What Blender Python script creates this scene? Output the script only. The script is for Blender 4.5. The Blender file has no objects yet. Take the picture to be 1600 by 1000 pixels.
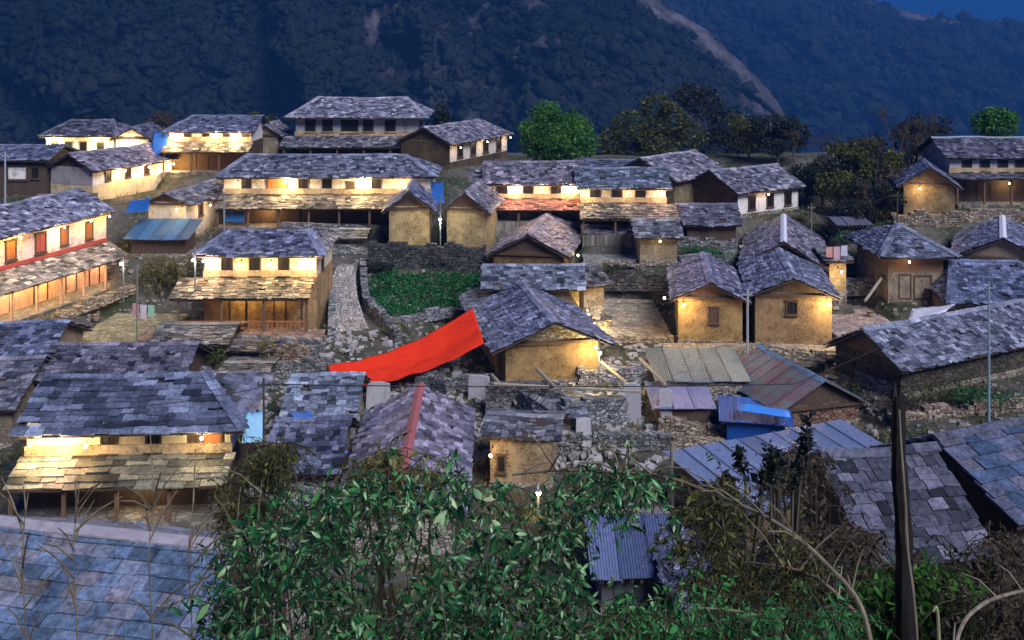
import bpy, math, random
import numpy as np
from mathutils import Vector, Matrix, noise as mnoise

SC = bpy.context.scene
COL = SC.collection
R = math.radians
random.seed(7)
rng = np.random.default_rng(7)

# ------------------------------------------------------------------ camera, world, light, exposure
F, YH = 1700.0, 60.0            # focal length and horizon row in pixels of the 1600 x 1000 photograph
cam_d = bpy.data.cameras.new('camera')
cam = bpy.data.objects.new('camera', cam_d)
COL.objects.link(cam)
cam.location = (0, 0, 0)
cam.rotation_euler = (R(90), 0, 0)
cam_d.sensor_width = 36
cam_d.lens = 36 * F / 1600
cam_d.shift_y = -(500 - YH) / 1600
cam_d.clip_start = 0.1
cam_d.clip_end = 12000
SC.camera = cam

SUN_EL, SUN_ROT = R(3.0), R(146)
w = bpy.data.worlds.new('World')
SC.world = w
w.use_nodes = True
nt = w.node_tree
bg = nt.nodes['Background']
sky = nt.nodes.new('ShaderNodeTexSky')
sky.sky_type = 'NISHITA'
sky.sun_disc = False
sky.sun_elevation = SUN_EL
sky.sun_rotation = SUN_ROT
sky.altitude = 2000
sky.air_density = 1.0
sky.dust_density = 0.2
sky.ozone_density = 5.0
tint = nt.nodes.new('ShaderNodeVectorMath'); tint.operation = 'MULTIPLY'
tint.inputs[1].default_value = (0.012, 0.17, 0.66)
nt.links.new(sky.outputs[0], tint.inputs[0])
nt.links.new(tint.outputs[0], bg.inputs[0])
bg.inputs[1].default_value = 0.13

sun_d = bpy.data.lights.new('sun', 'SUN')
sun = bpy.data.objects.new('sun', sun_d)
COL.objects.link(sun)
sun_d.energy = 2.3
sun_d.angle = R(30)
sun_d.color = (0.88, 0.90, 1.0)
sun.rotation_euler = (R(46), 0, R(34))

SC.view_settings.view_transform = 'Standard'
SC.view_settings.look = 'None'
SC.view_settings.exposure = 1.05
SC.view_settings.gamma = 1.0
HAZE = 0.00034
SC.cycles.use_denoising = True
SC.cycles.max_bounces = 5
SC.cycles.diffuse_bounces = 3
SC.cycles.volume_bounces = 0
SC.cycles.use_light_tree = True
SC.cycles.sample_clamp_indirect = 4.0

# ------------------------------------------------------------------ node helpers and materials
class NT:
    def __init__(s, name):
        m = bpy.data.materials.new(name); m.use_nodes = True
        s.m = m; s.t = m.node_tree; s.b = s.t.nodes['Principled BSDF']
    def n(s, typ, **kw):
        nd = s.t.nodes.new(typ)
        for k, v in kw.items():
            if k.startswith('i_'):
                key = k[2:]
                key = int(key) if key.isdigit() else key.replace('_', ' ')
                nd.inputs[key].default_value = v
            else: setattr(nd, k, v)
        return nd
    def l(s, a, b): s.t.links.new(a, b)
    def ramp(s, src, stops, interp='LINEAR'):
        r = s.n('ShaderNodeValToRGB'); r.color_ramp.interpolation = interp
        els = r.color_ramp.elements
        while len(els) > 1: els.remove(els[-1])
        els[0].position = stops[0][0]; els[0].color = (*stops[0][1], 1)
        for p, c in stops[1:]:
            e = els.new(p); e.color = (*c, 1)
        s.l(src, r.inputs[0]); return r.outputs[0]
    def mix(s, f, a, b, mode='MIX'):
        m = s.n('ShaderNodeMix', data_type='RGBA', blend_type=mode)
        for v, k in ((f, 0), (a, 6), (b, 7)):
            if isinstance(v, (int, float)): m.inputs[k].default_value = v
            elif isinstance(v, tuple): m.inputs[k].default_value = (*v, 1)
            else: s.l(v, m.inputs[k])
        return m.outputs[2]
    def coord(s, scale=(1, 1, 1), world=False, wrap=False):
        if world: src = s.n('ShaderNodeNewGeometry').outputs['Position']
        else: src = s.n('ShaderNodeTexCoord').outputs['Object']
        if wrap:                                        # a wall texture: run along the wall, whichever way it faces
            sep = s.n('ShaderNodeSeparateXYZ'); s.l(src, sep.inputs[0])
            ad = s.n('ShaderNodeMath', operation='ADD'); s.l(sep.outputs[0], ad.inputs[0]); s.l(sep.outputs[1], ad.inputs[1])
            cb = s.n('ShaderNodeCombineXYZ'); s.l(ad.outputs[0], cb.inputs[0]); s.l(sep.outputs[2], cb.inputs[1])
            src = cb.outputs[0]
        mp = s.n('ShaderNodeMapping'); mp.inputs['Scale'].default_value = scale
        s.l(src, mp.inputs[0]); return mp.outputs[0]
    def noise(s, vec, scale, detail=4, rough=.6):
        nd = s.n('ShaderNodeTexNoise', i_Scale=scale, i_Detail=detail, i_Roughness=rough)
        s.l(vec, nd.inputs['Vector']); return nd.outputs[0]
    def bump(s, h, strength=.5, dist=.05):
        b = s.n('ShaderNodeBump', i_Strength=strength, i_Distance=dist)
        s.l(h, b.inputs['Height']); s.l(b.outputs[0], s.b.inputs['Normal'])
    def objcol(s, c):
        oi = s.n('ShaderNodeObjectInfo')
        return s.mix(1.0, c, oi.outputs['Color'], 'MULTIPLY')
    def rnd(s): return s.n('ShaderNodeAttribute', attribute_name='rnd').outputs['Fac']
    def out(s, col, rough=.85, spec=.3):
        if isinstance(col, tuple): s.b.inputs['Base Color'].default_value = (*col, 1)
        else: s.l(col, s.b.inputs['Base Color'])
        s.b.inputs['Roughness'].default_value = rough
        s.b.inputs['Specular IOR Level'].default_value = spec
        return s.m

M = {}
def mat_slate(name, cols, rough=.5):
    t = NT(name); v = t.coord()
    base = t.ramp(t.rnd(), [(i / (len(cols) - 1), c) for i, c in enumerate(cols)])
    n1 = t.noise(v, 7, 6, .75); n2 = t.noise(v, 1.1, 4)
    g = t.ramp(n1, [(.32, (.3, .3, .3)), (.66, (1.4, 1.4, 1.4))])
    g2 = t.ramp(n2, [(.32, (.5, .52, .52)), (.62, (1.2, 1.18, 1.2))])
    c = t.mix(1.0, t.mix(1.0, base, g, 'MULTIPLY'), g2, 'MULTIPLY')
    lich = t.ramp(t.noise(v, 3.3, 5, .75), [(.6, (0, 0, 0)), (.7, (1, 1, 1))])
    c = t.mix(t.mix(1.0, lich, (.35, .35, .35), 'MULTIPLY'), c, (.22, .23, .16))
    t.bump(n1, .6, .03)
    M[name] = t.out(t.objcol(c), rough, .4)
mat_slate('slate', [(.045, .045, .052), (.12, .12, .132), (.215, .213, .228), (.35, .34, .35), (.55, .53, .53)])
mat_slate('slate_dark', [(.03, .032, .045), (.07, .072, .09), (.12, .12, .145), (.20, .19, .22)])
mat_slate('slab_big', [(.10, .13, .17), (.14, .19, .26), (.20, .25, .32), (.30, .26, .27), (.20, .175, .15), (.22, .28, .35)])

def mat_plaster(name, ca, cb, dirt=(.20, .16, .11), sc=1.6):
    t = NT(name); v = t.coord()
    n = t.noise(v, sc, 7, .75); st = t.noise(t.coord((3, 3, .35)), 1.5, 5, .7)
    c = t.mix(t.ramp(n, [(.35, (0, 0, 0)), (.65, (1, 1, 1))]), ca, cb)
    c = t.mix(t.ramp(st, [(.55, (0, 0, 0)), (.78, (.75, .75, .75))]), c, dirt)
    if name != 'concrete':                              # patches where the plaster has come off the stones
        vs_ = t.coord((4.5, 8, 1), wrap=True); ed = t.n('ShaderNodeTexVoronoi', feature='DISTANCE_TO_EDGE', i_Scale=1.1); t.l(vs_, ed.inputs['Vector'])
        vc = t.n('ShaderNodeTexVoronoi', i_Scale=1.1); t.l(vs_, vc.inputs['Vector']); sp_ = t.n('ShaderNodeSeparateColor'); t.l(vc.outputs['Color'], sp_.inputs[0])
        sto = t.mix(t.ramp(ed.outputs['Distance'], [(.02, (0, 0, 0)), (.1, (1, 1, 1))]), tuple(x*.5 for x in dirt), t.ramp(sp_.outputs[0], [(0, tuple(x*.55 for x in ca)), (1, tuple(x*1.15 for x in cb))]))
        lo_ = (.56, .62) if name == 'plaster' else (.44, .54)
        c = t.mix(t.ramp(t.noise(v, .8, 6, .7), [(lo_[0], (0, 0, 0)), (lo_[1], (.85, .85, .85))]), c, sto)
    t.bump(t.noise(v, 14, 4), .6, .04)
    M[name] = t.out(t.objcol(c), .9, .2)
mat_plaster('plaster', (.78, .74, .66), (.60, .56, .50))
mat_plaster('mud', (.34, .275, .19), (.20, .155, .105), (.10, .075, .055), 2.6)
mat_plaster('concrete', (.34, .34, .34), (.25, .25, .25), (.14, .13, .12))

def mat_stone(name, cols, mortar, sc=(3.8, 7.5, 1)):
    t = NT(name); v = t.coord(sc, wrap=True)
    jit = t.n('ShaderNodeTexNoise', i_Scale=.9); t.l(v, jit.inputs['Vector'])
    mv = t.mix(.12, v, jit.outputs['Color'])
    vo = t.n('ShaderNodeTexVoronoi', i_Scale=1.15); t.l(mv, vo.inputs['Vector'])
    ed = t.n('ShaderNodeTexVoronoi', feature='DISTANCE_TO_EDGE', i_Scale=1.15); t.l(mv, ed.inputs['Vector'])
    sep = t.n('ShaderNodeSeparateColor'); t.l(vo.outputs['Color'], sep.inputs[0])
    base = t.ramp(sep.outputs[0], [(i / (len(cols) - 1), c) for i, c in enumerate(cols)])
    big = t.ramp(t.noise(t.coord(), .9, 4), [(.3, (.65, .65, .65)), (.7, (1.2, 1.2, 1.2))])
    c = t.mix(1.0, base, big, 'MULTIPLY')
    e = t.ramp(ed.outputs['Distance'], [(.02, (0, 0, 0)), (.09, (1, 1, 1))])
    c = t.mix(e, mortar, c)
    t.bump(t.mix(.25, e, t.noise(t.coord(), 16, 4)), .8, .05)
    M[name] = t.out(t.objcol(c), .9, .25)
mat_stone('stone', [(.16, .13, .10), (.27, .23, .18), (.36, .32, .26), (.46, .42, .36)], (.07, .055, .04))
mat_stone('stone_grey', [(.11, .11, .12), (.19, .19, .20), (.28, .28, .29), (.40, .39, .38)], (.045, .045, .045))
mat_stone('paving', [(.20, .19, .17), (.29, .27, .25), (.36, .34, .32), (.42, .40, .37)], (.17, .16, .15), (2.6, 2.6, 1))
# paving lies flat: feed x and y straight in
for nd in M['paving'].node_tree.nodes:
    if nd.type == 'COMBXYZ':
        sp = [n for n in M['paving'].node_tree.nodes if n.type == 'SEPXYZ'][0]
        tr = M['paving'].node_tree
        tr.links.new(sp.outputs[0], nd.inputs[0]); tr.links.new(sp.outputs[1], nd.inputs[1])

def mat_wood(name, ca, cb):
    t = NT(name); v = t.coord((6, 6, 1.0))
    n = t.noise(v, 2.4, 5, .7)
    t.bump(n, .5, .02)
    M[name] = t.out(t.objcol(t.mix(t.ramp(n, [(.3, (0, 0, 0)), (.7, (1, 1, 1))]), ca, cb)), .75, .3)
mat_wood('wood', (.045, .028, .018), (.11, .07, .045))
mat_wood('wood_pale', (.22, .16, .10), (.36, .28, .19))
mat_wood('bark', (.035, .028, .022), (.09, .075, .06))
mat_wood('stem', (.10, .085, .06), (.30, .27, .20))
mat_wood('orange_wood', (.30, .09, .03), (.42, .16, .05))
mat_wood('red_paint', (.34, .05, .04), (.44, .10, .07))

def mat_tin(name, ca, cb, rust=(.16, .07, .04), amt=.62):
    t = NT(name); v = t.coord()
    wv = t.n('ShaderNodeTexWave', i_Scale=3.2, bands_direction='X'); t.l(v, wv.inputs['Vector'])
    n = t.noise(v, 1.4, 5, .7)
    c = t.mix(t.ramp(t.noise(v, 5, 4), [(.3, (0, 0, 0)), (.7, (1, 1, 1))]), ca, cb)
    c = t.mix(t.ramp(n, [(amt, (0, 0, 0)), (amt + .1, (.8, .8, .8))]), c, rust)
    t.bump(wv.outputs[0], .8, .04)
    c = t.mix(1.0, c, t.ramp(t.rnd(), [(0, (.6, .62, .62)), (.5, (.95, .95, .95)), (1, (1.3, 1.25, 1.2))], 'LINEAR'), 'MULTIPLY')
    t.b.inputs['Metallic'].default_value = .15
    M[name] = t.out(t.objcol(c), .42, .5)
mat_tin('tin_blue', (.06, .16, .30), (.10, .24, .40))
mat_tin('tin_bright', (.02, .12, .50), (.03, .17, .62), amt=.75)
mat_tin('tin_grey', (.24, .25, .30), (.36, .37, .44))
mat_tin('tin_rust', (.20, .08, .09), (.26, .12, .13), (.10, .05, .04), .5)
mat_tin('sheet_green', (.20, .25, .24), (.28, .31, .29), (.13, .14, .12), .55)

def mat_plain(name, c, rough=.6, spec=.3, nz=.25, sc=5):
    t = NT(name); v = t.coord()
    n = t.noise(v, sc, 5, .65)
    d = tuple(x * (1 - nz) for x in c); e = tuple(min(1, x * (1 + nz)) for x in c)
    t.bump(n, .4, .03)
    M[name] = t.out(t.objcol(t.mix(n, d, e)), rough, spec)
mat_plain('tarp_red', (.76, .032, .008), .55, .35, .25, 2.2)
t = NT('tarp_red'); v = t.coord(); fo = t.noise(t.coord((1.2, 5, 3)), 1.3, 5, .6); fi = t.noise(v, 7, 5, .7)
c = t.mix(t.noise(v, 1.6, 5, .7), (.60, .020, .006), (.84, .050, .014))
c = t.mix(t.ramp(fi, [(.60, (0, 0, 0)), (.75, (.6, .6, .6))]), c, (.34, .05, .03))
t.bump(t.mix(.15, fo, fi), .7, .16)
M['tarp_red'] = t.out(c, .8, .08)
mat_plain('tarp_blue', (.03, .12, .40), .5, .4)
mat_plain('tarp_sky', (.22, .46, .62), .5, .4)
mat_plain('cloth', (.6, .6, .6), .9, .2)
mat_plain('black', (.012, .010, .009), .5, .3)
mat_plain('wire', (.03, .03, .035), .6, .3)
mat_plain('metal', (.30, .33, .35), .45, .5)
mat_plain('ridge_white', (.62, .63, .68), .6, .3)
mat_plain('ridge_stone', (.30, .27, .30), .8, .2, .6, 4)
mat_plain('ridge_red', (.33, .10, .10), .6, .3)
mat_plain('stone_pale', (.46, .44, .45), .85, .2, .3, 6)
mat_plain('rubble', (.34, .32, .31), .9, .2, .5, 4)

def mat_leaf(name, cols, rough=.5):
    t = NT(name)
    c = t.ramp(t.rnd(), [(i / (len(cols) - 1), q) for i, q in enumerate(cols)])
    t.out(c, rough, .18 if name != 'leaf_front' else .5)
    tr = t.n('ShaderNodeBsdfTranslucent'); t.l(c, tr.inputs[0])
    mx = t.n('ShaderNodeMixShader', i_0=.25)
    t.l(t.b.outputs[0], mx.inputs[1]); t.l(tr.outputs[0], mx.inputs[2])
    o = [n for n in t.t.nodes if n.type == 'OUTPUT_MATERIAL'][0]
    t.l(mx.outputs[0], o.inputs[0])
    M[name] = t.m
mat_leaf('leaf_front', [(.006, .034, .013), (.014, .09, .030), (.035, .17, .05), (.10, .31, .09), (.32, .50, .22), (.42, .50, .24)], .35)
mat_leaf('leaf_fern', [(.02, .11, .03), (.05, .23, .06), (.12, .36, .10)], .5)
mat_leaf('leaf_bright', [(.015, .06, .010), (.06, .18, .025), (.17, .34, .06)])
mat_leaf('leaf_olive', [(.020, .028, .010), (.08, .09, .022), (.22, .20, .045)])
mat_leaf('leaf_dark', [(.012, .018, .015), (.028, .035, .028), (.05, .05, .04)])
mat_leaf('leaf_yellow', [(.10, .09, .03), (.20, .17, .06), (.07, .09, .03)])
mat_leaf('leaf_brown', [(.04, .03, .022), (.09, .065, .045), (.14, .11, .08)])
mat_leaf('crop', [(.01, .06, .02), (.025, .15, .045), (.07, .25, .08)])

def mat_emit(name, c, s):
    t = NT(name)
    t.b.inputs['Base Color'].default_value = (*c, 1)
    t.b.inputs['Emission Color'].default_value = (*c, 1)
    t.b.inputs['Emission Strength'].default_value = s
    M[name] = t.m
mat_tin('tin_mixed', (.15, .19, .19), (.24, .28, .27), (.26, .10, .12), .47)
mat_plain('tarp_white', (.6, .6, .66), .5, .4)
mat_emit('bulb', (1, .86, .55), 9)

# ground: dirt, grass and scattered stones
t = NT('ground'); v = t.coord(world=True)
n1 = t.noise(v, .35, 6, .6); n2 = t.noise(v, 2.5, 6, .7); n3 = t.noise(v, 9, 3)
c = t.mix(t.ramp(n1, [(.42, (0, 0, 0)), (.58, (1, 1, 1))]), (.14, .125, .105), (.035, .055, .022))
c = t.mix(t.ramp(n2, [(.55, (0, 0, 0)), (.66, (1, 1, 1))]), c, (.24, .23, .215))
c = t.mix(t.ramp(n3, [(.3, (.5, .5, .5)), (.7, (0, 0, 0))]), c, (.04, .035, .025))
t.bump(n2, 1.0, .25)
M['ground'] = t.out(c, .95, .15)

def mat_mountain(name, dark, green, rock, sc):
    t = NT(name); v = t.coord(world=True)
    n1 = t.noise(v, .012 * sc, 8, .62); n2 = t.noise(v, .07 * sc, 6, .75); n3 = t.noise(t.coord((1, 1, .4), world=True), .02 * sc, 7, .7)
    c = t.mix(t.ramp(n1, [(.38, (0, 0, 0)), (.6, (1, 1, 1))]), dark, green)
    c = t.mix(t.ramp(n2, [(.42, (0, 0, 0)), (.68, (.85, .85, .85))]), c, tuple(x * .35 for x in dark))
    c = t.mix(t.ramp(n3, [(.56, (0, 0, 0)), (.70, (.9, .9, .9))]), c, rock)
    sc2 = t.mix(t.rnd(), c, t.mix(t.ramp(n2, [(.35, (0, 0, 0)), (.55, (1, 1, 1))]), c, tuple(min(1, x * 3.4) for x in rock)))
    t.bump(n2, 1.0, 5.0)
    M[name] = t.out(sc2, .95, .1)
mat_mountain('mountain', (.010, .018, .016), (.020, .032, .018), (.05, .042, .045), 1.0)
mat_mountain('mountain_far', (.012, .022, .025), (.022, .034, .03), (.05, .045, .05), .6)

# ------------------------------------------------------------------ mesh builder
class MB:
    def __init__(s): s.v = []; s.f = []; s.m = []; s.r = []
    def add(s, vs, fs, m=0, r=.5):
        k = len(s.v); s.v += [tuple(p) for p in vs]
        for f in fs: s.f.append(tuple(i + k for i in f)); s.m.append(m); s.r.append(r)
    def box(s, lo, hi, m=0, r=.5, M4=None):
        x0, y0, z0 = lo; x1, y1, z1 = hi
        vs = [Vector(p) for p in ((x0,y0,z0),(x1,y0,z0),(x1,y1,z0),(x0,y1,z0),(x0,y0,z1),(x1,y0,z1),(x1,y1,z1),(x0,y1,z1))]
        if M4 is not None: vs = [M4 @ p for p in vs]
        s.add(vs, ((0,3,2,1),(4,5,6,7),(0,1,5,4),(1,2,6,5),(2,3,7,6),(3,0,4,7)), m, r)
    def prism(s, poly, off, m=0, r=.5):
        n = len(poly); a = [Vector(p) for p in poly]; b = [p + Vector(off) for p in a]
        s.add(a + b, [tuple(range(n - 1, -1, -1)), tuple(range(n, 2 * n))] + [(i, (i+1) % n, n + (i+1) % n, n + i) for i in range(n)], m, r)
    def tube(s, pts, rad, sides=6, m=0, r=.5, cap=True):
        pts = [Vector(p) for p in pts]
        if not hasattr(rad, '__len__'): rad = [rad] * len(pts)
        vs = []; up = Vector((.13, .31, .94))
        for i, p in enumerate(pts):
            d = (pts[min(i+1, len(pts)-1)] - pts[max(i-1, 0)]).normalized()
            a = d.cross(up)
            if a.length < .05: a = d.cross(Vector((1, 0, 0)))
            a.normalize(); b = d.cross(a)
            for k in range(sides):
                t_ = 2 * math.pi * k / sides
                vs.append(p + (a * math.cos(t_) + b * math.sin(t_)) * rad[i])
        fs = [(i*sides+k, i*sides+(k+1) % sides, (i+1)*sides+(k+1) % sides, (i+1)*sides+k) for i in range(len(pts)-1) for k in range(sides)]
        if cap: fs += [tuple(range(sides-1, -1, -1)), tuple((len(pts)-1)*sides+k for k in range(sides))]
        s.add(vs, fs, m, r)
    def build(s, name, mats, parent=None, smooth=False, color=None, label=None):
        me = bpy.data.meshes.new(name)
        me.from_pydata(s.v, [], s.f)
        if not isinstance(mats, (list, tuple)): mats = [mats]
        for q in mats: me.materials.append(M[q])
        me.polygons.foreach_set('material_index', s.m)
        a = me.attributes.new('rnd', 'FLOAT', 'FACE'); a.data.foreach_set('value', s.r)
        if smooth: me.polygons.foreach_set('use_smooth', [True] * len(s.f))
        me.update()
        o = bpy.data.objects.new(name, me); COL.objects.link(o)
        if parent is not None: o.parent = parent
        if color: o.color = (*color, 1)
        if label: o['label'] = label
        return o

def np_mesh(name, verts, faces, mat, rnd=None, parent=None, smooth=False):
    """verts (n,3) array, faces (m,4 or 3) array"""
    me = bpy.data.meshes.new(name)
    nf, k = faces.shape
    me.vertices.add(len(verts)); me.vertices.foreach_set('co', verts.astype(np.float32).ravel())
    me.loops.add(nf * k); me.loops.foreach_set('vertex_index', faces.astype(np.int32).ravel())
    me.polygons.add(nf); me.polygons.foreach_set('loop_start', np.arange(0, nf * k, k, dtype=np.int32))
    me.materials.append(M[mat])
    if rnd is not None:
        a = me.attributes.new('rnd', 'FLOAT', 'FACE'); a.data.foreach_set('value', rnd.astype(np.float32))
    if smooth: me.polygons.foreach_set('use_smooth', np.ones(nf, dtype=bool))
    me.update(calc_edges=True); me.validate()
    o = bpy.data.objects.new(name, me); COL.objects.link(o)
    if parent is not None: o.parent = parent
    return o

def tag(o, label=None, cat=None, group=None, kind=None):
    if label: o['label'] = label
    if cat: o['category'] = cat
    if group: o['group'] = group
    if kind: o['kind'] = kind
    return o
def empty(name, loc, rz=0):
    o = bpy.data.objects.new(name, None); COL.objects.link(o)
    o.location = loc; o.rotation_euler = (0, 0, rz); o.empty_display_size = .3
    return o

# ------------------------------------------------------------------ where a pixel of the photograph lies at a given distance
def W(px, py, d): return Vector(((px - 800) / F * d, d, (YH - py) / F * d))
ROWS = [(235,107),(255,102),(270,98),(310,90),(350,84),(420,76),(490,70),(540,65),(600,60),(650,56),(700,52),(800,46),(870,42),(940,38),(1010,34)]
def drow(y): return float(np.interp(y, [a for a, b in ROWS], [b for a, b in ROWS]))
TAB = [(-20, 6), (-5,-1.2),(0,-1.9),(3,-3.4),(6,-5.6),(10,-8.8),(15,-11.6),(20,-13.3),(30,-16.0),(36,-18.0),(40,-19.2)]
for y_, d_ in reversed(ROWS[:-2]):
    TAB.append((d_, -(y_ - YH) / F * d_))
TAB = sorted(TAB) + [(114,-11.6),(122,-16),(150,-38),(220,-90),(400,-190),(600,-230),(3000,-230)]
def zbase(d): return np.interp(d, [a for a, b in TAB], [b for a, b in TAB])
FOOT = []      # footprints that flatten the ground into terraces: cx, cy, half x, half y, yaw, z
def foot(cx, cy, hx, hy, yaw, z): FOOT.append((cx, cy, hx, hy, yaw, z))
def ground_z(x, y):
    x = np.asarray(x, float); y = np.asarray(y, float)
    zb = zbase(y); num = np.zeros_like(zb); den = np.full_like(zb, 0.012)
    for cx, cy, hx, hy, yaw, z in FOOT:
        c, s_ = math.cos(yaw), math.sin(yaw)
        lx = np.abs((x - cx) * c + (y - cy) * s_) - hx
        ly = np.abs(-(x - cx) * s_ + (y - cy) * c) - hy
        dist = np.hypot(np.maximum(lx, 0), np.maximum(ly, 0))
        wgt = 1.0 / (dist ** 3 + 2e-4)
        num += wgt * (z - zbase(cy - hy * .9)) * 1.0 if False else wgt * (z - zb)
        den += wgt
    return zb + num / den
def gz(x, y): return float(ground_z(np.array([x]), np.array([y]))[0])
def hit(px, py, d0=30., d1=118.):
    ds = np.arange(d0, d1, .25)
    gx = (px - 800) / F * ds
    g = ground_z(gx, ds); ray = (YH - py) / F * ds
    k = np.nonzero(ray <= g)[0]
    d = ds[k[0]] if len(k) else ds[-1]
    return Vector(((px - 800) / F * d, d, gz((px - 800) / F * d, d)))
# ------------------------------------------------------------------ roofs of overlapping stone slabs
def slabs(mb, A, U, V, ulen, vlen, trL=0, trR=0, row=.42, wid=(.4, .95), th=.05, m=0, seed=0, jit=1.0):
    """one slope: A lower left corner, U along the eave, V up the slope, trL/trR how far the sides close in by the ridge"""
    rr = random.Random(seed)
    A, U, V = Vector(A), Vector(U).normalized(), Vector(V).normalized(); N = U.cross(V).normalized()
    # deck under the slabs
    q = [A, A + U*ulen, A + U*(ulen - trR) + V*vlen, A + U*trL + V*vlen]
    if ulen - trR - trL < .01: q = q[:2] + [A + U*trL + V*vlen]
    q = [p - N * (.03 if vlen < 2.3 else .10) for p in q]
    mb.prism(q, -N * .07, 1, .3)
    nrow = max(2, int(round(vlen / row))); ex = vlen / nrow
    for k in range(nrow):
        v0 = k * ex; v1 = min(vlen, v0 + ex * 1.45)
        uL = trL * v0 / vlen; uR = ulen - trR * v0 / vlen
        u = uL - rr.uniform(0, .12)
        tone = rr.uniform(-.06, .06)
        while u < uR - .08:
            w_ = rr.uniform(*wid); ue = min(u + w_, uR + rr.uniform(-.03, .12))
            if uR - ue < .2: ue = uR + rr.uniform(-.03, .1)
            a = v0 + rr.uniform(-.10, .06) * jit * (1 if k else .9); t_ = th * rr.uniform(.6, 1.5)
            sk = rr.uniform(-.07, .07) * jit
            l0 = th * rr.uniform(1.0, 2.0) * (1 if k else .8); l1 = th * .25
            g = .012
            # clip the top corners to a closing side
            tL = max(u + g, trL * v1 / vlen - .12) if trL else u + g
            tR = min(ue - g, ulen - trR * v1 / vlen + .12) if trR else ue - g
            if tR <= tL: tL = tR = (tL + tR) / 2
            P = lambda uu, vv, nn: A + U*uu + V*vv + N*nn
            vs = [P(u+g, a, l0-t_), P(ue-g, a+sk, l0-t_), P(tR, v1, l1-t_), P(tL, v1, l1-t_),
                  P(u+g, a, l0), P(ue-g, a+sk, l0), P(tR, v1, l1), P(tL, v1, l1)]
            r = min(1, max(0, rr.gauss(.42, .24) + tone))
            if k and jit and rr.random() < .02: u = ue; continue
            mb.add(vs, ((4,5,6,7),(0,1,5,4),(1,2,6,5),(3,0,4,7)), m, r)
            u = ue
def sheet(mb, A, U, V, ulen, vlen, trL=0, trR=0, th=.04, m=0, n=1, seed=0):
    A, U, V = Vector(A), Vector(U).normalized(), Vector(V).normalized(); N = U.cross(V).normalized()
    rr = random.Random(seed)
    for i in range(n):
        u0, u1 = ulen*i/n, ulen*(i+1)/n
        lift = (i % 2) * .012 + rr.uniform(0, .01); o = rr.uniform(-.06, .06) if n > 1 else 0
        mb.prism([A + U*u0 + V*o + N*lift, A + U*(u1+.03) + V*o + N*lift, A + U*(u1+.03 if not trR else ulen - trR) + V*vlen + N*lift, A + U*(u0 if not trL else trL) + V*vlen + N*lift], N*th, m, rr.random())
        if n > 1 and i and not (trL or trR):            # the lap joint between two sheets
            mb.prism([A + U*(u0-.03) + N*(th+.014), A + U*(u0+.05) + N*(th+.014), A + U*(u0+.05) + V*vlen + N*(th+.014), A + U*(u0-.03) + V*vlen + N*(th+.014)], N*.045, m, .1)

def face_pt(f, L, Wd, u, z, out):
    if f == 'F': return Vector((-L/2 + u*L, -Wd/2 - out, z))
    if f == 'R': return Vector((L/2 + out, -Wd/2 + u*Wd, z))
    if f == 'L': return Vector((-L/2 - out, -Wd/2 + u*Wd, z))
def face_M(f, L, Wd, u, z):
    p = face_pt(f, L, Wd, u, z, 0)
    rz = {'F': 0, 'R': R(90), 'L': R(-90)}[f]
    return Matrix.Translation(p) @ Matrix.Rotation(rz, 4, 'Z')      # local: x along, -y out
NHOUSE = [0]
LAMPC = (1.0, .66, .22)

def opening(root, f, L, Wd, u, zc, w_, h_, kind='window', col=None, pane='black'):
    X = face_M(f, L, Wd, u, zc)
    b = .07 if w_ < .8 else .1
    fr = MB()
    fr.box((-w_/2-b, -.07, -h_/2-b), (-w_/2, .02, h_/2+b), 0, M4=X)
    fr.box((w_/2, -.07, -h_/2-b), (w_/2+b, .02, h_/2+b), 0, M4=X)
    fr.box((-w_/2, -.07, h_/2), (w_/2, .02, h_/2+b), 0, M4=X)
    fr.box((-w_/2, -.07, -h_/2-b), (w_/2, .02, -h_/2), 0, M4=X)
    if kind == 'window': fr.box((-w_/2-b*1.9, -.14, -h_/2-b*1.7), (w_/2+b*1.9, .02, -h_/2-b-.002), 0, M4=X); fr.box((-w_/2-b*1.7, -.11, h_/2+b+.002), (w_/2+b*1.7, .02, h_/2+b*1.6), 0, M4=X)
    o = fr.build(kind, 'wood', root, color=col)
    pn = MB()
    pn.box((-w_/2+.004, -.02, -h_/2+.004), (w_/2-.004, .015, h_/2-.004), 0, M4=X)
    if kind == 'window':
        pn.box((-.02, -.04, -h_/2+.01), (.02, -.021, h_/2-.01), 0, M4=X)
    pn.build('shutter' if kind == 'window' else 'door_panel', pane, o)
    return o

def lamp_on(root, f, L, Wd, u, z, out=.82, e=50, col=LAMPC, name='wall_lamp'):
    X = face_M(f, L, Wd, u, z)
    b = MB(); b.box((-.05, -.03, -.05), (.05, -.002, .05), 0, M4=X)
    b.tube([X @ Vector((0, -.03, 0)), X @ Vector((0, -out*.7, .06)), X @ Vector((0, -out, .0))], .012, 5)
    o = b.build(name, 'black', root)
    g = MB(); c = X @ Vector((0, -out, -.1))
    ball(g, c, .075)
    g.build('bulb', 'bulb', o, smooth=True)
    ld = bpy.data.lights.new('lamp_light', 'POINT'); rv = random.Random(int(e*7 + z*1000)); ld.energy = e*2.0*rv.uniform(.6, 1.35); ld.color = (1, col[1]*rv.uniform(.9, 1.18), col[2]*rv.uniform(.7, 1.9)); ld.shadow_soft_size = .06
    lo = bpy.data.objects.new('lamp_light', ld); COL.objects.link(lo); lo.parent = o
    lo.location = X @ Vector((0, -out-.02, -.24))
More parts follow.
